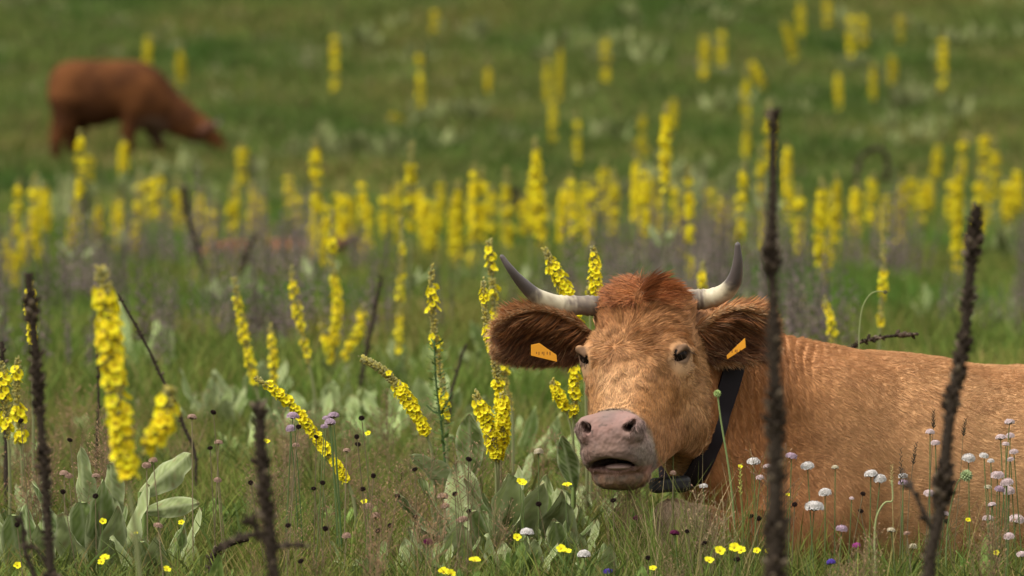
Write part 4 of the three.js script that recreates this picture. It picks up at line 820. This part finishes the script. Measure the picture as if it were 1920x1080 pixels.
const marks = [[1040, 1120, 0, 1090, 'below the cow chin'], [0, 110, 600, 1090, 'by the leftmost dark stalk'], [110, 250, 600, 1090, 'before the felted leaves at left'], [250, 420, 600, 1090, 'right of the big blurred spike'], [420, 560, 600, 1090, 'around the short blurred dead stalk'], [560, 660, 600, 1090, 'under the tip of the leaning spike'], [660, 760, 600, 1090, 'under the drooping spike'], [760, 900, 600, 1090, 'left of the big rosette'], [900, 1040, 600, 1090, 'in front of the big rosette'], [1120, 1230, 600, 1090, 'under the cow jaw'], [1230, 1345, 600, 1090, 'before the cow foreleg'], [1345, 1470, 600, 1090, 'beside the tall dark stalk'], [1470, 1600, 600, 1090, 'before the cow shoulder'], [1600, 1720, 600, 1090, 'before the cow flank'], [1720, 1800, 600, 1090, 'by the crooked dark stalk'], [1800, 1870, 600, 1090, 'right of the crooked dark stalk'], [1870, 1930, 600, 1090, 'at the right edge']];
const heads = [];
for (const [c, w, list] of [
  ['white', 26, [[1514, 875], [1547, 925], [1527, 951, 36], [1633, 890], [1650, 899], [1693, 893, 18], [1816, 860], [1858, 865, 14], [1845, 855, 18], [988, 999, 26], [1095, 1041, 26], [1319, 912, 16], [1413, 867], [1261, 829, 17]]],
  ['cream', 34, [[1545, 975], [1671, 995, 16], [1712, 1025, 16], [1852, 914, 15], [1566, 877, 14], [1010, 848, 20]]],
  ['pink', 24, [[1440, 876, 18], [1425, 896, 16], [1744, 811, 18], [1754, 831, 18], [1742, 926, 22], [1771, 965, 18], [1870, 892, 26], [1888, 906, 26], [1891, 921, 24], [1893, 792, 20], [1876, 821, 20], [1894, 818, 18], [1886, 833, 14], [1901, 848, 18], [1895, 862, 14], [1853, 973, 22], [1906, 975, 30], [1892, 1007, 22], [1916, 1040, 20], [1860, 947, 16], [1597, 935, 10]]],
  ['lilac', 22, [[1484, 856], [1694, 906, 20], [1874, 918, 20], [1578, 992, 22], [549, 781, 24], [545, 804, 20], [625, 780, 22], [612, 785, 16], [619, 793, 22], [608, 800, 14]]],
  ['tan', 18, [[650, 845, 14], [287, 864], [275, 873], [120, 888], [129, 893, 16], [180, 893, 16], [171, 970, 20], [227, 972, 18], [296, 986, 18], [360, 783, 18], [408, 901, 16], [410, 830, 16], [650, 1005, 18], [705, 968, 20], [555, 835, 14], [830, 932, 22], [835, 950, 18], [868, 975, 22], [690, 950, 20], [1262, 887, 13], [1700, 1000, 12]]],
  ['magenta', 16, [[1606, 1023]]], ['violet', 18, [[1558, 1055], [1140, 1072]]], ['wine', 18, [[1265, 1000], [803, 1017, 20], [1195, 972, 18]]],
]) for (const [x, y, k] of list) heads.push([c, x, y, k ?? w]);
const say = (what, x, y) => { const z = marks.find(([x0, x1, y0, y1]) => x >= x0 && x < x1 && y >= y0 && y < y1)?.[4] ?? 'in the meadow'; return [`${what} ${z}`, z]; };
const clusterOf = (list, i, what) => { const [, z] = say('', list[i][1], list[i][2]), same = list.map((h, j) => [h, j]).filter(([h]) => h[0] === list[i][0] && say('', h[1], h[2])[1] === z).sort((a, b) => a[0][1] - b[0][1] || a[0][2] - b[0][2]); return same.length > 1 ? `, ${ORD[same.findIndex(([, j]) => j === i) + 1]} from left` : ''; };
heads.forEach(([c, x, y, w], i) => {
  const r = rng(1300 + i), d = x > 1340 && y < 960 ? 11.55 + r() * 0.25 : y > 980 ? 11.0 + r() * 0.5 : 11.7 + r() * 0.6, top = P(x, y, d), foot = V(top.x + (r() - 0.5) * 0.06, 0, top.z + (r() - 0.5) * 0.05); foot.y = groundY(foot.x, foot.z);
  const t = thing('meadow_flower', `${say(`${SAY[c]} round flower head`, x, y)[0]}${clusterOf(heads, i)}`, 'flower', foot, `${SAY[c]} round flower heads`), tp = top.clone().sub(foot), s = w / FPX * d / 1.0;
  stemTo(t, tp, c === 'tan' ? [0.20, 0.16, 0.09] : [0.10, 0.135, 0.045], 0.0017);
  const h = part(t, 'flower_head', DOMES[i % 3], tint(M.head, COL[c])); h.position.copy(tp); h.scale.setScalar(s); h.rotation.set((r() - 0.5) * 0.4, r() * 6, (r() - 0.5) * 0.4);
  const k = part(t, 'calyx', calyxGeo, tint(M.dead, c === 'wine' ? [0.05, 0.02, 0.02] : [0.16, 0.13, 0.07])); k.position.copy(tp); k.scale.setScalar(s);
});
const seeds = [[400, 773], [131, 825], [39, 789], [394, 840], [118, 922], [179, 930], [32, 984], [593, 819], [588, 916], [678, 784], [669, 819], [671, 833], [680, 917], [778, 880], [879, 861], [853, 926], [879, 958], [779, 969], [709, 995], [731, 985], [610, 991], [564, 1052], [1618, 926], [1614, 958], [1490, 946], [1775, 977], [1289, 996], [1320, 1018], [1215, 1046], [1382, 1049], [700, 892], [1150, 938], [1408, 968], [1422, 972], [560, 800], [745, 930], [470, 905], [1010, 945], [605, 905], [540, 985]].map(([x, y]) => ['', x, y]);
seeds.forEach(([, x, y], i) => {
  const r = rng(1700 + i), d = y > 980 ? 11.0 + r() * 0.4 : 11.5 + r() * 0.5, top = P(x, y, d), foot = V(top.x + (r() - 0.5) * 0.10, 0, top.z + (r() - 0.5) * 0.05); foot.y = groundY(foot.x, foot.z);
  const t = thing('seed_head', `${say('dark brown dry seed head', x, y)[0]}${clusterOf(seeds, i)}`, 'seed head', foot, 'dark dry seed heads'), tp = top.clone().sub(foot);
  stemTo(t, tp, [0.13, 0.105, 0.055], 0.0015);
  const h = part(t, 'seed_cluster', seedGeo, tint(M.dead, [0.024, 0.014, 0.013])); h.position.copy(tp); h.scale.set(0.012 + r() * 0.005, 0.010 + r() * 0.004, 0.012 + r() * 0.005); h.rotation.z = (r() - 0.5);
});
const buttercup = (() => { const T = new Tris(); T.add(FLOWERS[0], new THREE.Matrix4(), [1, 1.05, 1]); return T.geo(); })();
const cups = [[1060, 1034, 24], [1052, 1029, 18], [980, 905], [1063, 910, 18], [970, 1008], [890, 1051, 22], [832, 1073, 22], [846, 1076, 18], [1350, 1033, 20], [1330, 1051, 18], [1377, 1027, 20], [1390, 1032, 18], [1419, 1033, 14], [1440, 1034, 14], [197, 1047, 20], [190, 1054, 14], [193, 978, 14], [33, 1061, 16], [313, 1068, 16], [1868, 1037, 12], [683, 941, 13], [1815, 975, 10], [1224, 1066, 14], [340, 980, 12], [690, 813, 12], [975, 903, 14], [1388, 875, 9], [1478, 928, 9], [1740, 1040, 8], [500, 828, 13], [255, 1000, 9]].map(([x, y, w]) => ['', x, y, w]);
cups.forEach(([, x, y, w = 16], i) => {
  const r = rng(1900 + i), d = y > 1000 ? 10.9 + r() * 0.4 : 11.5 + r() * 0.4, top = P(x, y, d), foot = V(top.x + (r() - 0.5) * 0.05, 0, top.z + 0.02); foot.y = groundY(foot.x, foot.z);
  const t = thing('yellow_flower', `${say('small bright yellow flower low in grass', x, y)[0]}${clusterOf(cups, i)}`, 'flower', foot, 'small yellow flowers in the grass'), tp = top.clone().sub(foot);
  stemTo(t, tp, [0.08, 0.13, 0.03], 0.001);
  const h = part(t, 'petals', buttercup, M.petal); h.position.copy(tp); h.scale.setScalar(w / FPX * d * 0.98); h.rotation.set(0.35 + r() * 0.5, r() * 6, (r() - 0.5) * 0.5);
});
// single green stems, bud, ears of grass
{
  const S = (label, cat, px, d, w, col, fn) => { const foot = footOf(px[0][0], px[0][1], d), t = thing('wild_plant', label, cat, foot), T = new Tris(), q = px.map(([x, y]) => P(x, y, d).sub(foot)); if (q[0].y > 0.02) q.unshift(V(0, 0, 0)); tube(T, curve(q, 24), (u) => lerp(w, w * 0.6, u), 6, col); part(t, 'stem', T.geo(), M.stem); fn?.(t, q[q.length - 1], foot); return t; };
  const ball = (s, c) => (t, e) => { const g = part(t, 'bud', seedGeo, tint(M.dead, c)); g.position.copy(e); g.scale.setScalar(s); };
  const spikeTip = (len, c, dx = 0) => (t, e) => { const T = new Tris(), m = new THREE.Matrix4(), r = rng(Math.round(len * 9000)); for (let i = 0; i < 22; i++) { const u = i / 22, a = i * 2.4, d = V(Math.cos(a), 1.2, Math.sin(a)).normalize(), s = 0.006 * (1 - 0.5 * u); m.compose(e.clone().add(V(dx * u + Math.cos(a) * 0.0025, len * u, Math.sin(a) * 0.0025)), quatTo(d, 0), V(s * 0.7, s * 1.8, s * 0.7)); const b = 0.7 + r() * 0.6; T.add(budGeo, m, c.map((q) => q * b)); } part(t, 'seed_spike', T.geo(), M.stem); };
  S('green round bud on long stem in front of the black collar', 'bud', [[1378, 1000], [1368, 890], [1352, 790], [1345, 738]], 11.7, 0.003, [0.17, 0.22, 0.08], ball(0.019, [0.30, 0.38, 0.14]));
  S('bent pale green grass stem drooping before the cow flank', 'grass stem', [[1642, 1080], [1640, 1000], [1645, 965], [1660, 942], [1672, 940], [1674, 930], [1672, 900]], 11.3, 0.0026, [0.27, 0.30, 0.13]);
  S('thin green stem hooked over above the cow back', 'grass stem', [[1612, 700], [1611, 625], [1618, 575], [1632, 552], [1646, 546], [1660, 548]], 13.3, 0.0022, [0.20, 0.24, 0.10], ball(0.012, [0.12, 0.12, 0.06]));
  S('green oval flower bud leaning right of the crooked stalk', 'bud', [[1775, 1010], [1785, 940], [1800, 898], [1812, 892]], 11.6, 0.002, [0.15, 0.20, 0.07], ball(0.030, [0.30, 0.36, 0.18]));
  S('dark upright grass ear before the cow flank, left one', 'grass ear', [[1688, 1040], [1689, 960], [1689, 905]], 11.6, 0.0012, [0.13, 0.11, 0.06], spikeTip(0.085, [0.05, 0.04, 0.025]));
  S('dark grass ear leaning right before the cow flank', 'grass ear', [[1700, 1040], [1705, 930], [1712, 868]], 11.6, 0.0012, [0.13, 0.11, 0.06], spikeTip(0.05, [0.045, 0.035, 0.022], 0.008));
  S('thin dark grass ear crossing the crooked stalk', 'grass ear', [[1735, 1040], [1745, 880], [1750, 800]], 11.7, 0.0012, [0.13, 0.11, 0.06], spikeTip(0.04, [0.05, 0.04, 0.025]));
  S('dark grass ear at right before the pale flank', 'grass ear', [[1790, 1030], [1800, 900], [1806, 815]], 11.7, 0.0012, [0.15, 0.12, 0.06], spikeTip(0.04, [0.06, 0.045, 0.025], 0.006));
  S('yellow green flower stem beside the tall dark stalk', 'grass ear', [[1393, 1030], [1391, 960], [1388, 925]], 11.5, 0.0014, [0.16, 0.19, 0.06], spikeTip(0.07, [0.34, 0.34, 0.08]));
  S('pale straw coloured grass ear before the cow flank', 'grass ear', [[1676, 1060], [1674, 960], [1672, 910]], 11.6, 0.0014, [0.30, 0.24, 0.10], spikeTip(0.05, [0.36, 0.28, 0.12]));
  S('green grass ear behind the lilac heads, pointing up', 'grass ear', [[640, 1000], [628, 900], [622, 800]], 12.0, 0.0018, [0.06, 0.11, 0.03]);
  for (const [x, y] of [[545, 812], [552, 795], [618, 800], [626, 790]]) S(`dark green flower stalk under the lilac heads at ${x < 580 ? 'left' : 'right'}, ${y > 796 ? 'shorter' : 'taller'}`, 'grass stem', [[x + 14, 1010], [x + 8, 900], [x, y]], 11.95, 0.0016, [0.055, 0.10, 0.03]);
  // the prickly dark green stem with whorls of narrow leaves
  S('dark green prickly leafy stem beside the thin sparse spike', 'leafy plant', [[836, 900], [830, 820], [818, 720], [814, 640]], 13.2, 0.004, [0.06, 0.11, 0.035], (t, e, foot) => {
    const r = rng(3); for (let i = 0; i < 60; i++) { const u = i / 60, p = P(lerp(836, 814, u), lerp(850, 640, u), 13.2).sub(foot), f = part(t, 'leaf', LEAVES[(i * 5) % 6], tint(M.leaf, [0.42, 0.55, 0.32])); f.position.copy(p); f.quaternion.setFromEuler(new THREE.Euler(0.9 + r() * 0.6, i * 2.4, 0, 'YXZ')); f.scale.set(0.03, 0.022 + r() * 0.03, 0.03); }
    const T = new Tris(); for (const [x, y] of [[848, 735], [800, 760]]) tube(T, curve([P(825, 775, 13.2).sub(foot), P((825 + x) / 2, (775 + y) / 2 + 4, 13.2).sub(foot), P(x, y, 13.2).sub(foot)], 6), [0.003, 0.003, 0.003, 0.002, 0.002, 0.002, 0.002], 5, [0.06, 0.11, 0.035]); part(t, 'branch', T.geo(), M.stem);
  });
}

// ------------------------------------------------------------------ the mass of the meadow
function tuft(seed, n, h, spread, w, lean, pal) {
  const r = rng(seed), T = new Tris();
  for (let i = 0; i < n; i++) {
    const a = r() * 6.28, rr = Math.sqrt(r()) * spread, x = Math.cos(a) * rr, z = Math.sin(a) * rr, hh = h * (0.45 + 0.75 * r()), b = r() * 6.28, ln = lean * (0.3 + r()) * hh, f = r() * 6.28, c = pal(r), ww = w * (0.6 + 0.7 * r());
    const fx = Math.cos(f) * ww, fz = Math.sin(f) * ww, P2 = [0, 0.4, 0.75, 1].map((s) => [x + Math.cos(b) * ln * s * s, hh * (s - 0.12 * lean * s * s), z + Math.sin(b) * ln * s * s]);
    const ids = P2.map((p, k) => { const g = [1, 0.85, 0.55, 0.06][k]; return [T.v(p[0] - fx * g, p[1], p[2] - fz * g, c), T.v(p[0] + fx * g, p[1], p[2] + fz * g, c)]; });
    for (let k = 0; k < 3; k++) T.q(ids[k][0], ids[k][1], ids[k + 1][1], ids[k + 1][0]);
  }
  return T.geo();
}
function panicle(seed) {                                      // an airy grass: thin culms with tiny spikelets
  const r = rng(seed), T = new Tris();
  for (let i = 0; i < 7; i++) {
    const a = r() * 6.28, x = Math.cos(a) * 0.03 * r(), z = Math.sin(a) * 0.03 * r(), h = 0.22 + r() * 0.14, bx = (r() - 0.5) * 0.1, bz = (r() - 0.5) * 0.1, c = [0.17, 0.13, 0.075];
    tube(T, [V(x, 0, z), V(x + bx * 0.3, h * 0.5, z + bz * 0.3), V(x + bx, h, z + bz)], [0.0009, 0.0008, 0.0006], 3, c);
    for (let k = 0; k < 16; k++) { const u = 0.55 + 0.45 * r(), o = V(x + bx * u * u, h * u, z + bz * u * u), e = r() * 6.28, l = (1.15 - u) * 0.075 * (0.5 + r()), q = o.clone().add(V(Math.cos(e) * l, l * 0.7, Math.sin(e) * l)); tube(T, [o, q], [0.0005, 0.0004], 3, c); const s = 0.0022 + r() * 0.0014, m = new THREE.Matrix4().compose(q, quatTo(V(Math.cos(e), 1, Math.sin(e)).normalize(), 0), V(s, s * 2, s)); T.add(budGeo, m, mixc([0.20, 0.115, 0.085], [0.33, 0.24, 0.13], r())); }
  }
  return T.geo();
}
function herb(seed) {                                         // grey purple spikes of a dry herb
  const r = rng(seed), T = new Tris(), m = new THREE.Matrix4();
  for (let i = 0; i < 6; i++) {
    const a = r() * 6.28, x = Math.cos(a) * 0.10 * r(), z = Math.sin(a) * 0.10 * r(), h = 0.30 + r() * 0.22, bx = (r() - 0.5) * 0.12, bz = (r() - 0.5) * 0.12;
    tube(T, [V(x, 0, z), V(x + bx, h, z + bz)], [0.003, 0.002], 3, [0.09, 0.09, 0.055]);
    for (let k = 0; k < 16; k++) { const u = 0.30 + 0.70 * k / 16, s = 0.020 * (1.1 - 0.7 * u) * (0.7 + r() * 0.6), e = k * 2.4; m.compose(V(x + bx * u + Math.cos(e) * 0.012, h * u, z + bz * u + Math.sin(e) * 0.012), quatTo(V(Math.cos(e), 0.6, Math.sin(e)).normalize(), 0), V(s, s, s)); T.add(budGeo, m, mixc([0.17, 0.125, 0.135], [0.235, 0.18, 0.15], r())); }
  }
  return T.geo();
}
const blocked = (x, z, m = 0) => x > B.k.x - 0.02 - m && -z > 12.05 - m - (x - B.k.x) * 0.02 && -z < 13.2 + m || Math.hypot(x - B.k.x, z - B.k.z) < 0.06 + m;
function sow(name, label, cat, geos, mat, seed, d0, d1, per, tone, cond, scale = [0.7, 0.6], over = 1.1, side = 1.1) {
  const r = rng(seed), sets = geos.map(() => [[], []]), e = new THREE.Euler(), q = new THREE.Quaternion(), v = V(), s = V();
  const total = Math.round(per * ((d1 * d1 - d0 * d0) * 0.1026 * over + 2 * side * (d1 - d0)));
  for (let i = 0; i < total; i++) {
    const q0 = 0.1026 * over, pa = side / q0, d = Math.sqrt(lerp((d0 + pa) ** 2, (d1 + pa) ** 2, r())) - pa, x = (r() * 2 - 1) * (d * q0 + side), z = -d, k = Math.floor(r() * geos.length);
    const keep = cond ? cond(x, z, d) : 1; if (r() > keep) continue;
    e.set((r() - 0.5) * 0.3, r() * 6.28, (r() - 0.5) * 0.3); q.setFromEuler(e); const g = scale[0] + scale[1] * r(); s.set(g, g * (0.8 + 0.4 * r()), g);
    v.set(x, groundY(x, z) - 0.005, z); sets[k][0].push(new THREE.Matrix4().compose(v, q, s)); sets[k][1].push(tone(x, z, r));
  }
  const root = new THREE.Group(); root.name = numbered(name); root.userData = { label, category: cat, kind: 'stuff' }; scene.add(root);
  geos.forEach((g, k) => { if (sets[k][0].length) { const m = instanced(name + '_tufts', g, mat, sets[k][0], sets[k][1]); m.name = 'tufts'; root.add(m); } });
}
const green = (r) => mixc(mixc([0.085, 0.135, 0.024], [0.155, 0.195, 0.042], r()), [0.26, 0.21, 0.09], r() < 0.14 ? 0.8 : 0.03);
const nearTone = (x, z, r) => { const n = clamp(0.5 + fbm(x * 1.6, z * 1.2, 4, 3) * 1.6), b = 0.75 + r() * 0.5; return mixc([1.0, 1.0, 0.95], [1.15, 0.95, 0.9], n).map((q) => q * b); };
const nearTufts = [1, 2, 3, 4, 5].map((k) => tuft(60 + k, 30, 0.115, 0.07, 0.0018, 0.6, green));
sow('grass', 'fine green and straw grass around the cow and along the front', 'grass', nearTufts, M.blade, 201, 8.8, 17.5, 190, nearTone, (x, z, d) => (blocked(x, z) ? 0 : 1) * (d < 10.6 ? 0.6 : 1));
sow('airy_grass', 'thin reddish brown airy seed grasses in front', 'grass', [1, 2, 3, 4].map((k) => panicle(80 + k)), M.stem, 202, 10.6, 15, 23, nearTone, (x, z) => blocked(x, z, 0.02) ? 0 : clamp(0.25 + 1.8 * noise(x * 1.4, z * 1.1, 8)) + (x < -0.35 && x > -0.75 ? 0.3 : 0) - (x > -0.2 && x < 0.16 ? 0.45 : 0) + (x > 0.32 && x < 0.55 && z > -12 ? 0.5 : 0), [0.55, 0.5]);
sow('tall_grass', 'taller grass blades rising in front of the cow legs and flank', 'grass', [1, 2, 3].map((k) => tuft(160 + k, 16, 0.19, 0.06, 0.0016, 0.5, green)), M.blade, 209, 11.0, 12.2, 150, nearTone, (x, z) => blocked(x, z, 0.02) || x < 0.3 ? 0 : clamp(0.35 + 1.2 * noise(x * 3, z * 2, 5)));
sow('straw_grass', 'dry straw and green grass in front of the folded foreleg', 'grass', [1, 2, 3].map((k) => tuft(170 + k, 14, 0.25, 0.05, 0.0014, 0.4, (q) => q() < 0.5 ? [0.30, 0.24, 0.13] : [0.13, 0.16, 0.04])), M.blade, 211, 11.4, 11.93, 230, nearTone, (x) => x > 0.27 && x < 0.62 ? 1 : 0);
sow('ground_herb', 'small fresh green leaves of low herbs between the front grass', 'herb', [1, 2, 3].map((k) => { const t = new THREE.Group(); rosette(t, 11, 0.075, rng(150 + k), 0.9, V(0, 0.02, 0), true); return t.children[0].geometry; }), M.leaf, 210, 10.8, 15.5, 12, (x, z, r) => { const b = 0.55 + r() * 0.5; return [b * 0.8, b, b * 0.55]; }, (x, z) => blocked(x, z) ? 0 : clamp(0.45 + 1.6 * noise(x * 1.7, z * 1.4, 91)), [0.6, 0.9]);
sow('broad_grass', 'broader deep green blades between the flowers in front', 'grass', [1, 2, 3].map((k) => tuft(70 + k, 14, 0.13, 0.05, 0.0042, 0.7, (r) => mixc([0.06, 0.105, 0.022], [0.11, 0.145, 0.045], r()))), M.blade, 203, 10, 17, 45, nearTone, (x, z) => blocked(x, z) ? 0 : clamp(0.4 + noise(x * 1.1, z * 1.3, 2) * 1.6));
const midTone = (x, z, r) => { const n = clamp(0.5 + fbm(x * 0.6, z * 0.35, 14, 3) * 1.9), b = 0.7 + r() * 0.55; return mixc([0.55, 0.88, 0.6], [1.3, 1.02, 1.05], n).map((q) => q * b); };
sow('meadow_grass', 'blurred green grass behind the cow up to the yellow band', 'grass', [1, 2, 3, 4].map((k) => tuft(90 + k, 26, 0.17, 0.12, 0.0042, 0.55, green)), M.blade, 204, 17.5, 44, 38, midTone);
sow('purple_herb', 'grey purple dry herb spikes in the middle of the meadow', 'herb', [1, 2, 3, 4].map((k) => herb(110 + k)), M.dead, 205, 17.5, 31, 9, (x, z, r) => { const b = 0.7 + r() * 0.6; return [b, b, b]; }, (x, z, d) => clamp(0.05 + 2.4 * noise(x * 0.9, z * 0.3, 21)) * sstep(17, 21, d));
const hillTone = (x, z, r) => {
  const n = fbm(x * 0.28, z * 0.11, 33, 3), m = fbm(x * 0.7, z * 0.22, 44, 3), b = 0.60 + r() * 0.42; let c = [1, 1, 1];
  c = mixc(c, [0.42, 0.68, 0.48], clamp(n * 3.4)); c = mixc(c, [1.55, 1.08, 1.2], clamp(-n * 2.6 - 0.15)); c = mixc(c, [1.5, 1.55, 1.8], clamp(m * 4 - 0.8)); return c.map((q) => q * b);
};
sow('hill_grass', 'far blurred grass covering the slope behind', 'grass', [1, 2, 3, 4].map((k) => tuft(120 + k, 26, 0.17, 0.24, 0.013, 0.7, green)), M.blade, 206, 42, 100, 11, hillTone);
sow('pale_herb', 'pale grey green leafy herbs scattered over the slope', 'herb', [1, 2, 3].map((k) => { const t = new THREE.Group(); rosette(t, 14, 0.34, rng(130 + k), 1.2, V(), true); return t.children[0].geometry; }), M.leaf, 207, 30, 96, 0.8, (x, z, r) => { const b = 0.5 + r() * 0.55; return [b * 1.05, b, b * 0.9]; }, (x, z) => clamp(0.1 + 2.2 * noise(x * 0.35, z * 0.16, 61)), [0.6, 0.8]);
sow('pale_leaves', 'blurred pale green leaf clumps behind the drooping spikes', 'herb', [1, 2, 3].map((k) => { const t = new THREE.Group(); rosette(t, 12, 0.22, rng(140 + k), 1.2, V(), true); return t.children[0].geometry; }), M.leaf, 208, 14.6, 25, 2.2, (x, z, r) => { const b = 0.9 + r() * 0.6; return [b * 1.05, b * 1.1, b]; }, (x, z) => clamp(0.15 + 2.4 * noise(x * 0.7, z * 0.3, 71) + (x < 0 ? 0.15 : 0)), [0.6, 0.7]);

renderer.render(scene, camera);
